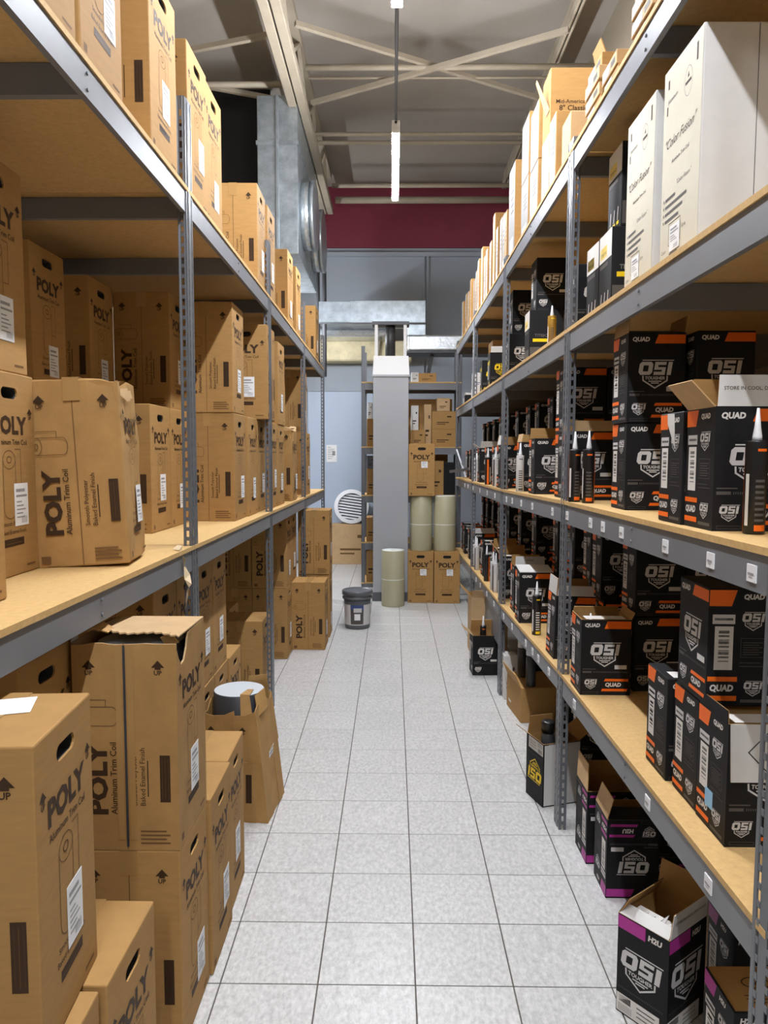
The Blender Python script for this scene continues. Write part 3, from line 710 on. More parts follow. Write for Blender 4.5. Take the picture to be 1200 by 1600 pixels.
def flap_on(o, side, ang, length, outer='black_carton', inner='cardboard', text=None, tcol='print_white', a=OA, c=OC, H=OH, inset=.004, skew=0.):
    """flap hinged on a top edge; ang 0 = straight up, positive folds outward"""
    hw = (a if side[1] == 'y' else c)-inset
    b = B(); k = len(b.v); t = .0018
    for q, (y0, y1) in enumerate(((0, t), (-t, 0))):
        b.v += [(-hw,y0,0),(hw,y0,0),(hw-.004+skew,y0,length),(-hw+.004+skew,y0,length),(-hw,y1,0),(hw,y1,0),(hw-.004+skew,y1,length),(-hw+.004+skew,y1,length)]
        n = k+q*8
        for f in ((0,1,2,3),(4,7,6,5),(0,4,5,1),(1,5,6,2),(2,6,7,3),(3,7,4,0)): b.f.append(tuple(n+i for i in f)); b.m.append(1 if q == 0 else 0); b.sm.append(False)
    mats = [outer, inner, tcol]
    if text:
        f = Face(b, (-hw, -t, 0), (1,0,0), (0,0,1), .0006)
        for i, s_ in enumerate(text): f.text(s_, hw, length*.5-.016*i, w=min(hw*1.7, .0085*len(s_)), m=2, bold=.008, centre=True)
    ob = obj('flap', b.mesh('flap', mats), o)
    R = {'-y': 0, '+x': math.pi/2, '+y': math.pi, '-x': -math.pi/2}[side]; d = {'-y': (0,-c+.001), '+y': (0,c-.001), '-x': (-a+.001,0), '+x': (a-.001,0)}[side]
    ob.location = (d[0], d[1], H); ob.rotation_euler = (ang, 0, R); return ob
def sealant(xf, y0, z, label, kind='orange', opened=False, rz=0., flip=False, centre=None, prt=None, rx=0., ry=0., turned=False):
    hx, hy = (OC, OA) if turned else (OA, OC)
    c = centre or (xf+hx, y0+hy)
    o = obj('sealant_carton', osi_open if opened else osi_closed, None, (c[0], c[1], z+(OH if flip else 0)), (rx+(math.pi if flip else 0), ry, rz+(math.pi/2 if turned else 0)+random.uniform(-.02, .02)))
    obj('print', prt or OP[kind], o); tag(o, label, 'carton'); return o
OS = OH+.0012
# cartridge of sealant
def cartridge_meshes(kind):
    m = {'dark': ('plastic_black', 'orange', 'print_grey'), 'yellow': ('plastic_black', 'yellow', 'print_white'), 'gold': ('gold', 'yellow', 'print_grey'), 'white': ('print_silver', 'print_grey', 'print_grey'), 'purple': ('charcoal', 'magenta', 'print_grey')}[kind]
    b = B(); b.lathe([(.0225,0),(.024,.002),(.024,.205),(.0235,.213),(.0235,.216),(.012,.218)], 20); body = b.mesh('tube', [m[0]])
    b = B(); b.lathe([(.011,.2165),(.0105,.226),(.007,.25),(.0028,.292)], 14); noz = b.mesh('nozzle', ['plastic_white'])
    b = B(); r = .0243
    def patch(a0, a1, z0, z1, mi, n=6):
        for i in range(n):
            p, q = a0+(a1-a0)*i/n, a0+(a1-a0)*(i+1)/n
            b.poly([(r*math.cos(p),r*math.sin(p),z0),(r*math.cos(q),r*math.sin(q),z0),(r*math.cos(q),r*math.sin(q),z1),(r*math.cos(p),r*math.sin(p),z1)], mi, True)
    patch(-.55, .0, .004, .20, 0); patch(-3.1, -2.7, .02, .14, 2); patch(-2.0, -1.1, .192, .198, 0)
    for k in range(8): patch(-2.1, -1.2, .03+.013*k, .036+.013*k, 1, 4)
    patch(-2.1, -1.0, .008, .022, 0); patch(2.2, 2.8, .004, .2, 0)
    return body, noz, b.mesh('label', [m[1], m[2], 'print_white'], flip=False)
CART = {k: cartridge_meshes(k) for k in ('dark', 'yellow', 'gold', 'white', 'purple')}
def cartridge(x, y, z, label, kind='dark', rz=0., rot=None):
    t = empty('sealant_cartridge', (x, y, z), rot or (0, 0, rz)); a, n, l = CART[kind]
    obj('tube', a, t); obj('nozzle', n, t); obj('label', l, t); tag(t, label, 'cartridge'); return t

z2 = zr[2]; z1 = zr[1]; z3 = zr[3]; z4 = zr[4]
# --- eye-level shelf
o = sealant(.775, 1.788, z2(1.87), 'open black carton with white flap up, nearest on the eye-level shelf', opened=True)
flap_on(o, '-y', -.05, .075, 'white_carton', text=('STORE IN COOL, DRY PLACE',), tcol='print_brown'); flap_on(o, '-x', .75, .085, 'pale_cardboard'); flap_on(o, '+y', -.1, .08); flap_on(o, '+x', .3, .07)
o = sealant(.768, 1.962, z2(2.05), 'closed black carton with torn top corner, second on the eye-level shelf')
b = B(); b.poly([(-OA-.0012,-.03,OH-.10),(-OA-.0012,.028,OH-.03),(-OA-.0012,.03,OH-.002),(-OA-.0012,-.02,OH-.004)]); obj('torn_patch', b.mesh('torn_patch', ['white_carton'], flip=False), o)
sealant(.805, 2.55, z2(2.6), 'lower black carton of the stacked pair on the eye-level shelf')
o = sealant(.80, 2.545, z2(2.6)+OS, 'upper black carton of the pair, flaps standing, eye-level shelf', opened=True)
flap_on(o, '-x', -.1, .05, 'pale_cardboard'); flap_on(o, '-y', -1.35, .07, 'black_carton'); flap_on(o, '+x', .15, .06, 'pale_cardboard')
sealant(1.012, 2.50, z2(2.6), 'lower black carton right of the stacked pair, mostly hidden')
sealant(1.014, 2.50, z2(2.6)+OS, 'upper black carton right of the stacked pair, behind the white flap')
o = sealant(.775, 3.225, z2(3.3), 'open black carton behind two cartridges, just past the near right post', opened=True)
flap_on(o, '-y', -.08, .045, 'pale_cardboard'); flap_on(o, '+y', .0, .055); flap_on(o, '-x', .1, .04, 'pale_cardboard')
cartridge(.758, 3.075, z2(3.1), 'dark cartridge with white nozzle touching the near right post', rz=.3)
cartridge(.792, 2.985, z2(3.0), 'dark cartridge with white nozzle, right of the one at the post', rz=-.1)
cartridge(.845, 1.722, z2(1.7), 'dark cartridge with tall white nozzle at the right picture edge', rz=.1)
for i, (x, y) in enumerate(((.79, 3.43), (.99, 3.43))):
    sealant(x, y, z2(3.5), f'lower shaded black carton, {("left", "right")[i]} of two behind the post-side open carton')
    sealant(x, y+.005, z2(3.5)+OS, f'upper shaded black carton, {("left", "right")[i]} of two behind the post-side open carton')
front3 = [(.765, 3.98), (.785, 4.50), (.752, 5.16), (.77, 5.55), (.77, 6.0), (.76, 6.45), (.78, 7.1), (.80, 7.55), (.85, 8.38)]
for i, (x, y) in enumerate(front3):
    o = sealant(x, y, z2(y+.08), f'black carton on the eye-level shelf, {ORD[i]} beyond the near right post', opened=i in (0, 1, 2, 5))
    if i == 0: flap_on(o, '+y', 0, .06, 'pale_cardboard'); flap_on(o, '+x', .1, .05)
    if i == 1: flap_on(o, '+y', .1, .05, 'pale_cardboard'); flap_on(o, '-x', -.2, .05, 'pale_cardboard')
    if i == 2: flap_on(o, '-x', -.25, .07, 'white_carton'); flap_on(o, '+y', .05, .06, 'pale_cardboard')
    if i == 5: flap_on(o, '-y', .35, .06, 'white_carton'); flap_on(o, '-x', .9, .06, 'white_carton')
for i, y in enumerate((4.05, 4.3, 4.8, 5.25, 5.6, 6.1)):
    sealant(1.03, y, z2(y+.08), f'shaded black carton in the eye-level back row, {ORD[i]} beyond the post, lower')
    sealant(1.035, y, z2(y+.08)+OS, f'shaded black carton in the eye-level back row, {ORD[i]} beyond the post, upper')
for i, (x, y, k) in enumerate(((.764, 4.42, 'white'), (.762, 5.02, 'dark'), (.764, 5.46, 'white'), (.762, 5.90, 'dark'))):
    cartridge(x, y, z2(y), f'{("dark", "white")[k == "white"]} cartridge at the eye-level shelf edge, {ORD[i]} of four past the post', k, rz=i*.7)
for i, y in enumerate((6.5, 6.95, 7.4, 7.85, 8.25)):
    for j in range(2): sealant(1.02, y, z2(y+.08)+j*OS, f'dark carton filling the far eye-level back row, {ORD[i]} along, {("lower", "upper")[j]}')
    for j in range(2): sealant(1.02, y, z1(y+.08)+j*OS, f'dark carton filling the far lower back row, {ORD[i]} along, {("lower", "upper")[j]}')
for i, x in enumerate((1.24, 1.45)):
    for j in range(2): sealant(x, 8.25, z2(8.3)+j*OS, f'dark carton closing the eye-level shelf end, {ORD[i]} from the back row, {("lower", "upper")[j]}')
    for j in range(2): sealant(x, 8.25, z1(8.3)+j*OS, f'dark carton closing the lower shelf end, {ORD[i]} from the back row, {("lower", "upper")[j]}')
# grey display arm and white folded card at the far end
b = B(); b.bar((0,0,0),(-.10,.05,.30),.018,.018); b.bar((-.05,.02,.15),(.05,0,.06),.012,.012); b.bar((-.18,-.04,.06),(.04,0,.09),.02,.03)
tag(obj('metal_bracket', b.mesh('metal_bracket', ['can_metal']), None, (.80, 8.05, z2(8.05)+.012)), 'grey metal bracket sticking out at the far end of the eye-level shelf', 'bracket')
b = B(); b.slab((-.06,0,0),(.06,0,0),(.06,.02,.20),(-.06,.02,.20),.006); b.slab((-.06,.02,.20),(.06,.02,.20),(.04,.10,.26),(-.04,.10,.26),.004)
tag(obj('folded_card', b.mesh('folded_card', ['paper']), None, (.83, 6.95, z2(6.95))), 'white folded card standing among the far eye-level cartons', 'card')

# --- lower shelf
o = sealant(.797, 1.703, z1(1.78), 'open black carton with hanging white flap, nearest on the lower shelf', opened=True)
fl_ = flap_on(o, '-y', math.pi-.03, .14, 'cardboard', 'white_carton'); flap_on(o, '-x', -.02, .03, 'black_carton'); flap_on(o, '+y', -.1, .05)
b = B(); f = Face(b, (.05, .0022, .015), (-1,0,0), (0,0,1), .0006)
f.line([(.05,.0),(.10,.052),(.05,.104),(.0,.052)], .0025, 0, True); obj('diamond_mark', b.mesh('diamond_mark', ['plastic_black'], flip=False), fl_)
b = B(); b.box(-OA-.001, -OA, -.012, .03, .055, .10); obj('blue_sticker', b.mesh('blue_sticker', ['sky_blue']), o)
sealant(.80, 1.875, z1(1.95), 'black carton under the big upper one on the lower shelf')
o = sealant(.798, 1.83, z1(1.95)+OS, 'big upper black carton just under the eye-level beam, lower shelf', turned=True)
sealant(.79, 2.065, z1(2.15), 'slim black carton with white top at the end of the near lower stack')
for i, zz in enumerate((0, OS)): sealant(1.02, 1.85, z1(1.9)+zz, f'{("lower", "upper")[i]} shaded carton behind the near lower-shelf stack')
o = sealant(.745, 2.848, z1(2.93), 'open black carton with brown inside, alone by the near right post', opened=True)
flap_on(o, '+y', -.15, .02, 'pale_cardboard'); flap_on(o, '+x', .5, .03, 'pale_cardboard')
cartridge(.80, 2.93, z1(2.93)+.018, 'cartridge whose nozzle tip peeks from the lone open carton', 'dark')
for i, x in enumerate((.965, 1.17)):
    for j, zz in enumerate((0, OS)): sealant(x, 2.90+.01*i, z1(2.95)+zz, f'{("lower", "upper")[j]} shaded carton, {("left", "right")[i]} stack behind the lone open carton')
o = sealant(.95, 3.27, z1(3.35), 'upside-down open carton with flap behind the near right post', flip=True)
o = sealant(.94, 3.28, z1(3.35)+OS, 'open carton on the upside-down one behind the near right post', opened=True); flap_on(o, '-y', .9, .07, 'pale_cardboard', text=('STORE IN COOL, DRY',), tcol='print_brown')
o = sealant(.757, 3.40, z1(3.5), 'tall leaning carton with torn white flaps beside the near right post', opened=True, ry=.03)
flap_on(o, '-x', -.05, .08, 'white_carton'); flap_on(o, '-y', .15, .05, 'white_carton'); flap_on(o, '+y', -.2, .06)
cartridge(.785, 3.95, z1(3.95), 'yellow-banded cartridge standing alone on the lower shelf', 'yellow', rz=.2)
o = sealant(.748, 4.27, z1(4.35), 'black carton with lifted white and orange lid on the lower shelf')
b = B(); b.slab((-OA,-OC,OH+.003),(OA,-OC,OH+.003),(OA,OC,OH+.022),(-OA,OC,OH+.022),.004); obj('lid', b.mesh('lid', ['white_carton']), o)
o = sealant(.775, 4.62, z1(4.7), 'black carton with raised white flap behind the lifted-lid one', opened=True); flap_on(o, '-y', -.1, .06, 'white_carton', text=('PLACE',), tcol='print_brown'); flap_on(o, '+y', 0, .05)
low = [(.775, 5.16), (.80, 5.65), (.77, 6.2), (.78, 6.95), (.78, 7.4), (.78, 7.9), (.80, 8.36)]
for i, (x, y) in enumerate(low):
    o = sealant(x, y, z1(y+.08), f'black carton on the far lower shelf, {ORD[i]} past the second right post', opened=i in (0, 1, 3))
    if i in (0, 1): flap_on(o, '-x', .6, .06, 'pale_cardboard'); flap_on(o, '+y', .1, .06, 'pale_cardboard')
    if i == 3: flap_on(o, '-y', -.2, .05, 'white_carton')
for i, y in enumerate((3.75, 4.1, 4.5, 5.2, 5.8, 6.4)):
    for j in range(2): sealant(1.02, y, z1(y+.08)+j*OS, f'shaded carton in the lower-shelf back row, {ORD[i]} beyond post, {("lower", "upper")[j]}')
for i, (x, y, k) in enumerate(((.765, 5.1, 'dark'), (.77, 5.42, 'white'), (.765, 5.52, 'white'), (.77, 5.95, 'dark'), (.765, 6.6, 'white'), (.77, 6.75, 'white'))):
    cartridge(x, y, z1(y), f'{("dark", "white")[k == "white"]} cartridge at the far lower shelf edge, {ORD[i]} of six', k, rz=i)
b = B(); b.box(-.005, .005, 0, 1.72, 0, .22)
tag(obj('grey_panel', b.mesh('grey_panel', ['steel_grey']), None, (XR+.03, 5.04, .285)), 'grey sheet panel hung below the far lower shelf beam', 'panel')

# --- white coil cartons and upper shelf
WA, WC, WH = .14, .132, .56
me = holed_body(WA, WC, WH, ('white_carton', 'charcoal'), (.05, .016, .05)); white_body = me
b = B(); F = faces(b, WA, WC, WH)
for k in ('-x', '+x'):
    f = F[k]; w = 2*WC; f.lift = .0003; f.rect(.002, .003, w-.002, WH-.003, 2); f.lift = .0009
    f.ellipse(w*.66, WH-.10, .026, .038, .0012, 1); f.rect(w*.66-.02, WH-.106, w*.66+.02, WH-.098, 0); f.poly([(w*.66-.006,WH-.09),(w*.66+.006,WH-.09),(w*.66,WH-.075)], 0)
    f.text('Aluminum', w*.12, WH-.10, w=.07, m=1); f.rect(w*.12, WH-.06, w*.16, WH-.035, 0); f.rect(w*.85, WH-.075, w*.89, WH-.03, 0); f.rect(w*.10, WH-.13, w*.13, WH-.105, 0)
    f.text('"Color Fusion"', w*.5, WH-.225, w=.215, m=0, shear=.45, centre=True)
    f.text('Aluminum Trim Coil', w*.5, WH-.275, w=.12, m=0, centre=True, bold=.01)
    f.text('"Color Fusion"', w*.62, WH-.345, w=.10, m=1, shear=.45, centre=True)
    for q, t_ in enumerate(('Textured', 'Finish', 'Color Coordinated', 'Guaranteed')):
        f.rect(w*.08, WH-.37-.02*q, w*.10, WH-.362-.02*q, 0); f.rect(w*.13, WH-.371-.02*q, w*(.4+.1*((q*3) % 4)), WH-.363-.02*q, 1)
    f.frame(w*.25, .06, w*.56, .12, .0016, 0); f.text('50 ft', w*.60, .085, h=.010, m=0)
    for q in range(3): f.rect(w*.28, .072+.014*q, w*.5, .078+.014*q, 1)
    f.text('Color', w*.06, .045, h=.010, m=0); f.rect(w*.28, .03, w*.5, .036, 1)
for k in ('-y', '+y'):
    f = F[k]; f.rect(WA-.001, .004, WA+.001, WH-.004, 1); f.text('Color Fusion', WA*1.62, .10, w=.26, m=0, rot=math.pi/2, shear=.45)
    f.rect(2*WA-.03, WH-.25, 2*WA-.022, WH-.235, 0); f.rect(2*WA-.03, WH-.30, 2*WA-.022, WH-.285, 0)
white_print = b.mesh('print', ['print_brown', 'print_grey', 'cream_carton'], flip=False)
def white_carton(xf, y0, z, label, rip=False):
    o = obj('white_coil_carton', white_body, None, (xf+WA, y0+WC, z), (0, 0, random.uniform(-.01, .01))); obj('print', white_print, o)
    obj('shipping_label', sticker_small, o, (-WA-.0014, .02, .04), (0, 0, -math.pi/2))
    if rip:
        b = B(); b.slab((-WA-.004,-WC-.004,.0),(-WA+.03,-WC-.006,.0),(-WA+.012,-WC-.008,.035),(-WA-.004,-WC+.0,.028),.003); obj('torn_corner', b.mesh('torn_corner', ['cardboard']), o)
    tag(o, label, 'carton')
white_carton(.782, 1.955, z3(2.0), 'white and cream coil carton with script lettering, nearest the camera', rip=True)
white_carton(.786, 2.30, z3(2.4), 'white and cream coil carton behind the nearest white one')
# black adhesive cartons with yellow name strip
def glue_print(a, c, H):
    b = B(); F = faces(b, a, c, H, .0006)
    for k in ('-y', '+y', '-x', '+x'):
        f = F[k]; w = 2*(a if k[1] == 'y' else c)
        if k[1] == 'y':
            f.rect(w*.1, H*.46, w*.78, H*.60, 1); f.rect(w*.1, H*.40, w*.78, H*.46, 0); f.text('TITEBOND', w*.44, H*.49, w=w*.58, m=2, bold=.03, centre=True); f.rect(w*.02, .01, w*.98, H*.30, 3)
        else:
            f.rect(0.001, H*.66, w*.99, H-.002, 2); f.rect(w*.08, H*.70, w*.62, H*.84, 0); f.text('TITEBOND', w*.35, H*.73, w=w*.48, m=1, bold=.03, centre=True); f.rect(w*.08, H*.58, w*.7, H*.63, 3)
            for q in range(3): f.line([(w*(.2+.27*q),H*.12),(w*(.24+.27*q),H*.26)], .006, 2); f.rect(w*(.14+.27*q), H*.06, w*(.3+.27*q), H*.10, 0)
    return b.mesh('print', ['yellow', 'black_carton', 'print_white', 'print_grey'], flip=False)
gp = glue_print(OA, OC, OH)
sealant(.80, 2.765, z3(2.8), 'black glue carton with yellow strip and white top band, behind white cartons', prt=gp)
sealant(.83, 2.77, z3(2.8)+OS, 'shaded black glue carton stacked on the white-banded one', prt=gp)
sealant(.80, 2.945, z3(3.0), 'black glue carton nearest the right post on the upper shelf', prt=gp)
sealant(.80, 3.30, z3(3.4), 'grey-sided glue carton just past the near right post, upper shelf', 'grey')
cartridge(.775, 3.66, z3(3.6), 'golden cartridge with white nozzle on the upper right shelf', 'gold').scale = (.85, .85, .66)
sealant(.79, 4.33, z3(4.4), 'glue carton with yellow strip beside the golden cartridge', prt=gp)
sealant(.83, 4.36, z3(4.4)+OS, 'black carton with pale logo on the yellow-strip glue carton', 'grey')
sealant(.80, 5.16, z3(5.2), 'lower black carton with pale logo before the second right post', 'grey')
sealant(.83, 5.2, z3(5.2)+OS, 'upper black carton with pale logo before the second right post', 'grey')
o = sealant(.795, 6.1, z3(6.2), 'open black carton with yellow logo past the second right post', 'yellow', opened=True); flap_on(o, '-y', -.1, .05, 'white_carton'); flap_on(o, '+y', 0, .06, 'pale_cardboard')
sealant(.79, 6.60, z3(6.6), 'closed black carton with yellow logo behind the open yellow-logo one', 'yellow')
def plain(name, w_, d, h, loc, label, mt='cardboard', cat='box', rz=0., lines=True, mats2='print_brown', face='-y', seam=True, group=None, words=None):
    """plain carton, base centre at loc, with tape and a few printed lines"""
    b = B(); b.box(-w_/2, w_/2, -d/2, d/2, 0, h); o = obj(name, b.mesh(name, [mt], bevel=min(.003, h*.06)), None, loc, (0, 0, rz))
    if lines:
        b = B(); f = faces(b, w_/2, d/2, h)[face]; W = w_ if face[1] == 'y' else d
        if words:
            for i, t_ in enumerate(words): f.text(t_, W/2, h*(.66-.13*i), w=W*(.62-.06*i), m=0, bold=.02, centre=True)
        else:
            f.rect(W*.2, h*.35, W*.7, h*.40, 0); f.rect(W*.2, h*.25, W*.55, h*.29, 0); f.rect(W*.62, h*.66, W*.8, h*.74, 0)
        obj('print', b.mesh('print', [mats2], flip=False), o)
    if seam:
        b = B(); b.box(-.02, .02, -d/2-.001, d/2+.001, h-.0003, h+.001); obj('tape', b.mesh('tape', ['tape']), o)
    tag(o, label, cat, group); return o
plain('small_box', .12, .10, .13, (.85, 7.15, z3(7.1)), 'small white box with red end at the far upper shelf', 'white_carton', mats2='red', seam=False)
plain('small_box', .12, .10, .12, (.85, 7.45, z3(7.4)), 'small white box with blue print, lower, far upper shelf', 'white_carton', mats2='label_blue', seam=False)
plain('small_box', .11, .10, .16, (.85, 7.45, z3(7.4)+.1212), 'small white box with blue print, upper, far upper shelf', 'white_carton', mats2='label_blue', seam=False)
plain('small_box', .12, .12, .10, (.83, 7.95, z3(7.9)), 'small black box at the far end of the upper shelf', 'black_carton', mats2='print_white', seam=False)
plain('small_box', .12, .12, .022, (.83, 7.95, z3(7.9)+.101), 'flat white tray on the small black box, far upper shelf', 'white_carton', lines=False, seam=False)
plain('small_box', .10, .10, .09, (.83, 8.2, z3(8.2)), 'small white and red box at the very end of the upper shelf', 'paper', mats2='red', seam=False)
plain('carton', .36, .30, .26, (1.08, 6.9, z3(6.8)+.0), 'plain brown carton lying behind the yellow-logo cartons', 'pale_cardboard')
plain('carton', .36, .28, .24, (1.08, 6.9, z3(6.8)+.262), 'crumpled pale carton on the plain one behind the yellow-logo cartons', 'pale_cardboard', lines=False)

# --- right top shelf: slim cartons standing on edge, flat ones in stacks
def slim(y0, y1, h, wd, label, zz=0., xf=.768, face='end_paper', side='cardboard', marks=True):
    b = B(); b.box(0, wd, 0, y1-y0, 0, h); o = obj('slim_carton', b.mesh('slim_carton', [side], bevel=.003), None, (xf, y0, z4((y0+y1)/2)+zz))
    d = y1-y0; b = B(); f = Face(b, (0, d, 0), (0,-1,0), (0,0,1), .0008); f.rect(.004, .004, d-.004, h-.004, 0)
    f.lift = .0014
    if marks:
        f.rect(d*.2, h*.08, d*.8, h*.24, 1); f.rect(d*.15, h*.6, d*.3, h*.9, 1)
        for k in range(4): f.rect(d*.4, h*(.5+.07*k), d*.8, h*(.52+.07*k), 2)
    obj('end_label', b.mesh('end_label', [face, 'white_carton', 'print_grey'], flip=False), o)
    tag(o, label, 'carton', 'slim cartons on the right top shelf'); return o
sl = [(4.80, 5.04, .60, .30, 0), (4.33, 4.56, .34, .30, 0), (4.33, 4.56, .34, .30, .3412), (4.05, 4.28, .31, .30, 0), (4.05, 4.28, .31, .30, .3112)]
nm = ['tall slim white-ended carton left of the stacked slim pairs', 'lower slim carton of the far stacked pair, right top shelf', 'upper slim carton of the far stacked pair, right top shelf', 'lower slim carton of the near stacked pair, right top shelf', 'upper slim carton of the near stacked pair, right top shelf']
for q, n_ in zip(sl, nm): slim(*q[:4], n_, q[4])
slim(3.62, 3.76, .36, .26, 'short slim carton with green mark in front of the big shutter carton')
b = B(); b.box(-.002, -.0012, .03, .10, .22, .30); obj('green_mark', b.mesh('green_mark', ['green']), bpy.data.objects[[o.name for o in COL.objects if o.name.startswith('slim_carton')][-1]])
far = [(5.12, .40), (5.25, .42), (5.40, .44), (5.55, .42), (5.75, .58), (5.98, .44), (6.15, .43), (6.32, .42), (6.55, .55), (6.75, .50), (6.95, .45), (7.15, .42), (7.4, .48), (7.65, .42), (7.95, .46), (8.25, .44)]
for i, (y, h) in enumerate(far):
    slim(y, y+.105, h, .32, f'slim pale carton on the right top shelf, {ORD[i]} in the far row', xf=.768+.004*(i % 3), face='end_paper' if i % 4 else 'pale_cardboard')
# big carton of shutters with an open flap
o = plain('shutter_carton', .62, .18, .64, (.772+.31, 3.88, z4(3.9)), 'big brown shutter carton with open flap on the right top shelf', 'cardboard', lines=False, cat='carton')
b = B(); f = faces(b, .31, .09, .64)['-y']
for zc in (.47, .17):
    f.text('Mid-America', .03, zc, w=.14, m=0, bold=.01); f.text('8" Classic', .045, zc-.035, w=.14, m=0, bold=.02)
f.line([(.10,.30),(.10,.40),(.16,.43),(.22,.40)], .003, 0); f.line([(.115,.30),(.115,.39),(.16,.41),(.16,.30)], .002, 0)
obj('print', b.mesh('print', ['print_brown'], flip=False), o)
b = B(); b.slab((0,0,0),(0,.08,.0),(-.055,.075,.16),(-.055,.06,.17),.004); obj('flap', b.mesh('flap', ['pale_cardboard']), o, (-.311, -.085, .44))
b = B(); b.box(-.3105, -.31, -.085, .085, .01, .33); obj('end_label', b.mesh('end_label', ['white_carton']), o)
plain('label_box', .20, .16, .24, (.875, 3.44, z4(3.4)), 'cream box with barcode label before the big shutter carton', 'pale_cardboard', cat='carton')
def flat_stack(y0, y1, n, h, where, wd=.34):
    for k in range(n):
        b = B(); d = y1-y0; b.box(0, wd, 0, d, 0, h-.001); o = obj('flat_carton', b.mesh('flat_carton', ['cardboard' if k % 3 == 1 else 'pale_cardboard'], bevel=.002), None, (.772+.006*((k*5) % 3), y0+.008*((k*7) % 3), z4((y0+y1)/2)+k*(h+.0004)))
        b = B(); f = Face(b, (0, d, 0), (0,-1,0), (0,0,1), .0008); f.rect(d*.04, h*.1, d*.55, h*.9, 0); f.rect(d*.62, h*.3, d*.9, h*.7, 1)
        obj('end_label', b.mesh('end_label', ['end_paper', 'print_grey'], flip=False), o)
        tag(o, f'flat carton, {ORD[k]} from the bottom {where}', 'carton', 'flat cartons stacked on the right top shelf')
flat_stack(2.90, 3.10, 5, .05, 'of the five-high stack by the near post')
flat_stack(2.68, 2.86, 3, .05, 'of the low stack before the five-high stack')
flat_stack(2.32, 2.52, 7, .045, 'of the tall stack at the upper picture edge')
b = B(); b.slab((0,0,0),(0,.15,0),(-.03,.13,.10),(-.03,.02,.10),.004); tag(obj('loose_flap', b.mesh('loose_flap', ['cardboard']), None, (.82, 2.93, z4(3.0)+5*.0504-.03)), 'bent cardboard flap sticking up from the five-high flat stack', 'cardboard')

# --- floor on the right
# carton with torn mouth in front: corner towards the camera
t_ = obj('sealant_carton', open_shell(OC, OA, OH, ['black_carton', 'cardboard']), None, (.799, 2.074, FZ), (0, 0, math.radians(-52)))
tag(t_, 'open black carton with magenta band, front right on the floor', 'carton'); obj('print', osi_print('magenta', OC, OA, OH, all_wide=True), t_)
KW = dict(a=OC, c=OA)
flap_on(t_, '-y', -1.15, .04, 'white_carton', 'white_carton', **KW); flap_on(t_, '+x', .10, .075, 'white_carton', text=('STORE IN COOL, DRY PLACE',), tcol='print_brown', **KW)
flap_on(t_, '+y', .15, .10, 'cardboard', **KW); flap_on(t_, '-x', -.5, .06, 'black_carton', 'cardboard', **KW)
b = B(); rnd = random.Random(4)
for k in range(5):
    y = -OC+.012+k*.028; b.slab((y,-OA+.03,OH-.012),(y+.022,-OA+.03,OH-.012),(y+.02,-OA+.05+.03*rnd.random(),OH+.004+.02*rnd.random()),(y+.004,-OA+.045,OH+.002),.003)
t2 = obj('torn_edge', b.mesh('torn_edge', ['white_carton']), t_); t2['kind'] = 'stuff'
o = sealant(.832, 1.69, FZ, 'black carton with magenta edge at the bottom right corner', 'magenta', rz=.02)
b = B(); f = faces(b, OA, OC, OH)['top']; f.lift = .001; f.rect(.004, .004, 2*OA-.004, 2*OC-.004, 0); f.lift = .0018
f.ellipse(.10, .10, .035, .02, .003, 1); f.text('OSI', .10, .093, h=.014, m=1, bold=.03, centre=True)
for k in range(3): f.rect(.05, .03+.012*k, .15, .033+.012*k, 1)
obj('top_panel', b.mesh('top_panel', ['cardboard', 'print_brown'], flip=False), o)
sealant(.965, 1.98, FZ, 'magenta-edged carton in shade behind the front open one', 'magenta')
o = sealant(.80, 2.63, FZ, 'upside-down black carton with torn flaps, nearer of the floor pair', 'magenta', opened=True, prt=None)
for ch in o.children: ch.rotation_euler = (math.pi, 0, 0); ch.location = (0, 0, OH)
flap_on(o, '-x', -.15, .09, 'pale_cardboard', skew=.03); flap_on(o, '+x', .2, .08, 'cardboard'); flap_on(o, '-y', -.9, .05, 'black_carton')
o = sealant(.785, 2.86, FZ, 'upside-down black carton with tall torn flap, farther of the floor pair', 'magenta', opened=True)
for ch in o.children: ch.rotation_euler = (math.pi, 0, 0); ch.location = (0, 0, OH)
flap_on(o, '-x', -.1, .10, 'pale_cardboard', skew=-.02); flap_on(o, '+y', 0, .06, 'cardboard')
for i, (x, y) in enumerate(((.90, 3.02), (.96, 3.06))): cartridge(x, y+.1, FZ, f'purple-banded cartridge on the floor, {("left", "right")[i]} of two under the lower shelf', 'purple')
sealant(1.02, 2.75, FZ, 'shaded carton behind the upside-down floor pair', 'magenta')
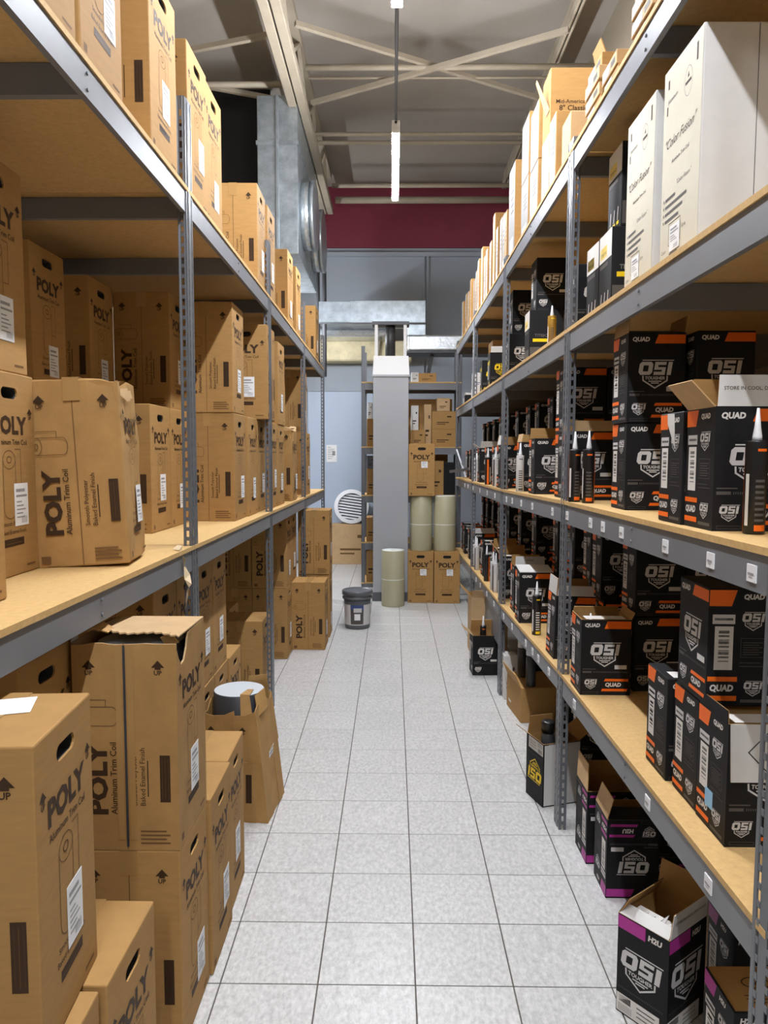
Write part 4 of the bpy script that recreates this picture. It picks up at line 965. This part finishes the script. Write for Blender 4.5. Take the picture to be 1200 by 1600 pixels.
# grey and black carton full of cans
o = sealant(0, 0, FZ, 'black and white carton with yellow upside-down logo by the right post', 'yellow', opened=True, rz=.30, centre=(.775, 3.44), prt=osi_print('yellow', OA, OC, OH, all_wide=True))
for ch in o.children: ch.rotation_euler = (math.pi, 0, 0); ch.location = (0, 0, OH)
b = B(); f = faces(b, OA, OC, OH)['-y']; f.lift = .001; f.rect(.006, .006, 2*OA-.004, OH-.006, 0); f.lift = .0016
for k in range(7): f.rect(.05, .03+.03*k, .13-.02*(k % 2), .034+.03*k, 1)
obj('white_panel', b.mesh('white_panel', ['white_carton', 'print_silver'], flip=False), o)
flap_on(o, '-x', .9, .08, 'black_carton', 'pale_cardboard'); flap_on(o, '+x', 1.0, .09, 'black_carton'); flap_on(o, '+y', -.2, .09)
def can(x, y, z, label, r=.031, h=.20, body='charcoal', cap='print_silver'):
    t = empty('spray_can', (x, y, z)); b = B(); b.lathe([(r*.94,0),(r,.004),(r,h-.02),(r*.86,h-.006),(r*.80,h)], 20); obj('can_body', b.mesh('can_body', [body]), t)
    b = B(); b.lathe([(r*.80,h),(r*.98,h+.002),(r*.98,h+.05),(r*.90,h+.055),(r*.3,h+.056)], 20); obj('cap', b.mesh('cap', [cap]), t); tag(t, label, 'can'); return t
can(.745, 3.42, FZ+.13, 'dark spray can, left of two standing in the black and white carton', cap='plastic_black')
can(.815, 3.45, FZ+.13, 'dark spray can, right of two standing in the black and white carton', cap='charcoal')
b = B(); b.box(-.13, .13, -.17, .17, 0, .22); o = obj('carton', b.mesh('carton', ['cardboard'], bevel=.003), None, (.905, 4.6, FZ), (0, 0, .10)); tag(o, 'low brown carton on the floor under the lower right shelf', 'carton')
b = B(); faces(b, .13, .17, .22)['-x'].rect(.05, .05, .11, .065, 0); obj('print', b.mesh('print', ['print_white'], flip=False), o)
b = B(); b.slab((-.13,-.16,.22),(-.13,.16,.22),(-.165,.15,.30),(-.165,-.15,.30),.004); obj('flap', b.mesh('flap', ['cardboard']), o)
can(.86, 4.47, FZ+.222, 'tall grey can, nearer of two on the low brown carton', cap='print_silver', h=.19); can(.84, 4.66, FZ+.222, 'tall grey can, farther of two on the low brown carton', cap='print_silver', h=.19)
plain('silver_box', .09, .12, .30, (.80, 4.92, FZ), 'slim silver-white box standing by the second right post', 'white_carton', lines=True, seam=False, mats2='print_grey')
sealant(.60, 5.40, FZ, 'black carton with open tan flaps standing at the aisle edge', 'grey', opened=True, rz=.06)
o = bpy.data.objects[[q.name for q in COL.objects if q.name.startswith('sealant_carton')][-1]]
flap_on(o, '+y', -.2, .09, 'pale_cardboard'); flap_on(o, '-x', .9, .09, 'pale_cardboard', 'pale_cardboard'); flap_on(o, '+x', .4, .09)
cartridge(.69, 5.49, FZ+.14, 'cartridge with blue label in the carton at the aisle edge', 'dark')
b = B(); me = open_shell(.15, .14, .48, ['pale_cardboard', 'cardboard']); o = obj('open_carton', me, None, (.80, 6.1, FZ)); tag(o, 'tall open tan carton under the far lower right shelf', 'carton')
flap_on(o, '-x', .8, .10, 'pale_cardboard', a=.15, c=.14, H=.48); flap_on(o, '-y', .6, .08, 'pale_cardboard', a=.15, c=.14, H=.48)
for i, (x, y) in enumerate(((1.0, 3.8), (1.0, 4.15), (1.05, 5.3))):
    sealant(x, y, FZ, f'dark carton on the floor far under the right shelf, {ORD[i]} of three', 'grey')

# ------------------------------------------------------------------ far end of the room
t = empty('column', (-.022, 8.17, 0)); tag(t, 'grey boxed column with pale hood standing at the end of the aisle', 'column')
b = B(); b.box(-.195, .195, 0, .34, .10, 2.52); obj('casing', b.mesh('casing', ['column_paint'], bevel=.004), t)
b = B(); b.box(-.20, .20, -.006, .345, 0, .10); obj('plinth', b.mesh('plinth', ['base_grey'], bevel=.003), t)
b = B(); v = [(-.202,-.008,2.52),(.202,-.008,2.52),(.202,.35,2.52),(-.202,.35,2.52),(-.192,.07,2.735),(.192,.07,2.735),(.192,.30,2.735),(-.192,.30,2.735)]
b.v = v
for q in ((0,3,2,1),(4,5,6,7),(0,1,5,4),(1,2,6,5),(2,3,7,6),(3,0,4,7)): b.f.append(q); b.m.append(0); b.sm.append(False)
b.box(-.21, .21, -.012, .355, 2.50, 2.522, 1); obj('hood', b.mesh('hood', ['column_cap', 'column_paint']), t)
for x in (-.165, .155):
    b = B(); b.box(x-.017, x+.017, .10, .14, 2.735, 3.08); obj('frame_post', b.mesh('frame_post', ['column_cap']), t)
b = B(); b.box(-.21, .20, .09, .30, 3.08, 3.115); obj('frame_head', b.mesh('frame_head', ['base_grey']), t)
b = B(); b.cyl((-.01, .20, 2.735), (-.01, .20, 3.10), .057, n=18); obj('flue_pipe', b.mesh('flue_pipe', ['dark_pipe']), t)
# paint-like coil rolls
def roll(x, y, z, label):
    t = empty('coil_roll', (x, y, z)); b = B(); b.lathe([(.124,0),(.1255,.004),(.1255,.606),(.123,.61)], 32); obj('roll_body', b.mesh('roll_body', ['coil_beige']), t)
    b = B(); b.lathe([(.1225,.61),(.1225,.6125),(.03,.613),(.03,.60)], 32, caps=False); obj('roll_end', b.mesh('roll_end', ['coil_end']), t)
    b = B(); b.lathe([(.1262,.292),(.1262,.300)], 32, caps=False); obj('band', b.mesh('band', ['coil_end']), t); tag(t, label, 'coil roll'); return t
roll(.008, 7.96, FZ, 'beige coil roll standing on the floor against the grey column')
def facing(x, y, z, label):
    o = coil_carton(0, 0, z, label, rz=-math.pi/2, centre=(x, y), sticker_on=False); obj('shipping_label', sticker_small, o, (CA+.0006, .03, .31), (0, 0, math.pi/2)); return o
facing(.315, 8.22, FZ, 'brown carton facing the aisle, right of the column, left of two'); facing(.605, 8.20, FZ, 'brown carton facing the aisle, right of the column, right of two')
roll(.322, 8.22, FZ+HS, 'beige coil roll on the left far carton, under another carton'); roll(.585, 8.21, FZ+HS, 'beige coil roll on the right far carton, bare on top')
facing(.318, 8.22, FZ+HS+.614, 'brown carton on top of a beige coil roll beside the column')
# grey bucket
t = empty('bucket', (-.333, 6.93, FZ)); tag(t, 'charcoal plastic bucket with lid and pale label on the tile floor', 'bucket')
b = B(); b.lathe([(.112,0),(.118,.004),(.128,.26),(.129,.285)], 36); obj('bucket_body', b.mesh('bucket_body', ['plastic_grey']), t)
b = B(); b.lathe([(.131,.28),(.142,.283),(.143,.30),(.136,.306),(.136,.318),(.146,.322),(.147,.352),(.142,.362),(.128,.362),(.124,.355)], 36); obj('lid', b.mesh('lid', ['plastic_grey']), t)
b = B()
def wrap(a0, a1, z0, z1, mi, off=.001, n=10):
    for i in range(n):
        p, q = a0+(a1-a0)*i/n, a0+(a1-a0)*(i+1)/n; R = lambda z: .118+.0385*z+off
        b.poly([(R(z0)*math.cos(p),R(z0)*math.sin(p),z0),(R(z0)*math.cos(q),R(z0)*math.sin(q),z0),(R(z1)*math.cos(q),R(z1)*math.sin(q),z1),(R(z1)*math.cos(p),R(z1)*math.sin(p),z1)], mi, True)
wrap(-2.9, -.24, .04, .235, 0, n=20); wrap(-2.05, -1.05, .05, .235, 1, .002); wrap(-2.05, -1.05, .19, .235, 2, .003); wrap(-1.8, -1.2, .165, .205, 0, .004); wrap(-1.75, -1.3, .09, .15, 3, .003)
obj('label', b.mesh('label', ['print_silver', 'print_grey', 'label_blue', 'paper'], flip=False), t)
b = B(); pts = [(.138*math.cos(a), .138*math.sin(a), .27-.10*math.sin((a+.3)/(math.pi+.6)*math.pi)) for a in [i*math.pi/12 for i in range(13)]]
for i in range(12): b.cyl(pts[i], pts[i+1], .003, n=6, caps=False)
obj('handle', b.mesh('handle', ['can_metal']), t)

# shelving unit across the end, behind the column
UY = 9.05; UZ = [.06, .565, 1.15, 1.745, 2.53]
t = empty('steel_shelving', (-.385, UY, 0)); tag(t, 'grey shelving unit across the room behind the column', 'shelving')
for x in (0, 1.18):
    for y in (0, .56):
        b = B(); b.box(x, x+.045, y, y+.004, 0, 2.96); b.box(x, x+.004, y, y+.045, 0, 2.96); obj('post', b.mesh('post', ['steel_post']), t)
for z in UZ:
    for y in (.002, .545):
        b = B(); b.box(.03, 1.2, y, y+.018, z-.095, z-.016); obj('beam', b.mesh('beam', ['steel_grey']), t)
    for x in (.005, 1.2):
        b = B(); b.box(x, x+.016, .02, .56, z-.095, z-.016); obj('tie_bar', b.mesh('tie_bar', ['steel_grey']), t)
    b = B(); b.box(0, 1.22, -.003, .57, z-.0155, z); obj('shelf_board', b.mesh('shelf_board', ['particle_board']), t)
def unit(x, lvl, w_, d, h, dz, label, mt='cardboard', dy=.05, **k): plain('carton', w_, d, h, (x, UY+dy+d/2, UZ[lvl]+.0006+dz), label, mt, cat='carton', **k)
unit(.63, 3, .30, .30, .215, 0, 'lower brown carton of the pair on the end unit right of the column')
unit(.63, 3, .30, .30, .215, .2162, 'upper brown carton of the pair on the end unit right of the column')
unit(.62, 3, .16, .2, .16, .433, 'pale carton on the brown pair, end unit', 'pale_cardboard'); unit(.43, 3, .09, .2, .52, 0, 'tall pale carton beside the brown pair on the end unit', 'pale_cardboard', dy=.1)
unit(.31, 3, .17, .22, .20, 0, 'short brown carton right of the column on the end unit', dy=.0); unit(.27, 3, .09, .2, .30, .2012, 'narrow white-labelled carton on the short brown one, end unit', 'white_carton')
unit(.44, 3, .62, .2, .60, 0, 'wide brown carton at the back of the end unit, upper deck', dy=.33, lines=False)
unit(.70, 2, .14, .25, .40, 0, 'dark box right of the tall carton on the end unit', 'black_carton', lines=False, seam=False); unit(.40, 2, .60, .2, .50, 0, 'wide shaded carton at the back of the end unit, middle deck', dy=.33, lines=False)
unit(.42, 4, .22, .2, .11, 0, 'dark brown box on the top deck of the end unit'); unit(.27, 4, .09, .15, .12, 0, 'small white box on the top deck of the end unit', 'white_carton')
unit(.55, 2, .16, .25, .42, 0, 'tall brown carton behind the carton-topped roll, end unit'); unit(-.255, 3, .13, .3, .34, 0, 'brown carton left of the column, second deck from the top')
unit(-.255, 2, .13, .3, .32, 0, 'brown carton left of the column, middle deck'); unit(-.26, 1, .13, .3, .30, 0, 'brown carton left of the column, second deck from the floor')
unit(-.26, 0, .13, .3, .42, 0, 'brown carton left of the column, bottom deck'); unit(-.27, 2, .10, .2, .16, .3212, 'grey box on the carton left of the column, middle deck', 'base_grey')
unit(-.285, 3, .06, .2, .2, .3412, 'white box on the carton left of the column, second deck', 'white_carton', dy=.1)
# carton and round louvre leaning at the back wall
plain('carton', .62, .26, .60, (-.60, 11.08, FZ), 'wide pale carton standing against the back wall door', 'pale_cardboard', cat='carton', mats2='print_faint')
t = empty('round_louvre', (-.655, 11.02, .604), (math.radians(-10), math.radians(8), 0)); tag(t, 'round white louvred vent leaning on top of the pale carton', 'vent'); R = .26
b = B(); n = 40
for i in range(n):
    p, q = 2*math.pi*i/n, 2*math.pi*(i+1)/n
    for (r_a, ya), (r_b, yb) in (((R,0),(R,-.05)), ((R,-.05),(R*.78,-.06)), ((R*.78,-.06),(R*.78,0)), ((R*.78,0),(R,0))):
        P = lambda r, y, a: (r*math.cos(a), y, R+r*math.sin(a))
        b.poly([P(r_a,ya,p), P(r_a,ya,q), P(r_b,yb,q), P(r_b,yb,p)], 0, True)
obj('rim', b.mesh('rim', ['plastic_white']), t)
b = B(); b.cyl((0,-.004,R),(0,0,R), R*.8, n=32); obj('back_plate', b.mesh('back_plate', ['print_grey']), t)
for k in range(9):
    z = -R*.66+k*R*.165; hw = math.sqrt(max(.001, (R*.78)**2-z*z)); b = B(); b.slab((-hw,-.045,R+z-.014),(hw,-.045,R+z-.014),(hw,-.01,R+z+.016),(-hw,-.01,R+z+.016),.004); obj('slat', b.mesh('slat', ['plastic_white']), t)

# ducts
t = empty('air_duct', (-1.15, 7.5, 3.64)); tag(t, 'tall galvanised duct box with two round outlets above the left shelving', 'duct')
b = B(); b.box(-.20, .20, 0, 1.78, 0, 1.52); obj('duct_body', b.mesh('duct_body', ['galvanised'], bevel=.006), t)
b = B(); b.box(-.012, .012, -.02, 0, .0, 1.52); obj('seam', b.mesh('seam', ['galvanised']), t)
b = B(); b.box(-.21, .21, -.012, 1.79, 1.05, 1.09); obj('flange', b.mesh('flange', ['galvanised']), t)
for y in (.45, 1.36):
    b = B(); b.cyl((.20, y, .50), (.30, y, .50), .34, n=36, m=0, mcap=0); o = obj('round_outlet', b.mesh('round_outlet', ['foil']), t)
    b = B(); b.cyl((.30, y, .50), (.335, y, .50), .355, n=36, m=0); obj('collar', b.mesh('collar', ['galvanised']), o)
for i, x in enumerate((-1.02, -.93)):
    b = B(); b.cyl((0,0,0),(0,0,1.4), .03, n=10); tag(obj('wall_pipe', b.mesh('wall_pipe', ['base_grey']), None, (x, 10.1, 2.7)), f'dark upright pipe under the duct end, {("left", "right")[i]} of two', 'pipe')
t = empty('cross_duct', (-.27, 9.95, 3.40)); tag(t, 'bright sheet metal duct running across above the column', 'duct')
b = B(); b.box(-.72, -.30, 0, .45, 0, .275); obj('duct_section', b.mesh('duct_section', ['galvanised'], bevel=.004), t)
b = B(); b.box(-.30, .70, -.01, .46, -.005, .285); obj('duct_section', b.mesh('duct_section', ['galvanised'], bevel=.004), t)
b = B(); b.box(-.72, .70, -.025, .0, -.02, -.004); obj('flange', b.mesh('flange', ['base_grey']), t)
b = B(); b.box(.46, .71, .02, .42, -.17, -.004); obj('drop_section', b.mesh('drop_section', ['galvanised'], bevel=.01), t)
t = empty('foil_duct', (.19, 9.93, 3.02)); tag(t, 'foil wrapped duct bulging right of the column under the sheet metal duct', 'duct')
b = B(); b.box(0, 1.5, 0, .45, 0, .22); me = b.mesh('wrap', ['foil'], bevel=.03, seg=3); obj('wrap', me, t)
b = B(); b.box(-.01, 1.5, -.01, .46, -.02, .0); obj('tray', b.mesh('tray', ['base_grey']), t)
t = empty('strut', (.43, 10.1, 2.5)); b = B(); b.bar((0,0,0),(.10,0,.50),.05,.05); obj('strut_bar', b.mesh('strut_bar', ['dark_pipe']), t); tag(t, 'slanting dark strut under the foil duct', 'strut')
b = B(); b.box(-1.45, .28, 0, .348, 0, .30); tag(obj('insulation_board', b.mesh('insulation_board', ['insulation'], bevel=.02), None, (0, 10.95, 3.02)), 'cream insulation bundle above the pale door', 'insulation')
b = B(); b.box(-1.45, .0, 0, .5, 0, .11); tag(obj('foil_batt', b.mesh('foil_batt', ['foil'], bevel=.03, seg=2), None, (0, 10.45, 3.30)), 'foil faced batt under the bright cross duct', 'insulation')
b = B(); b.bar((-.25,.16,.0),(-.20,.16,.38),.05,.05); tag(obj('wood_strut', b.mesh('wood_strut', ['beam_paint']), None, (0, 10.766, 3.02)), 'short pale strut standing left of the flue pipe', 'strut')
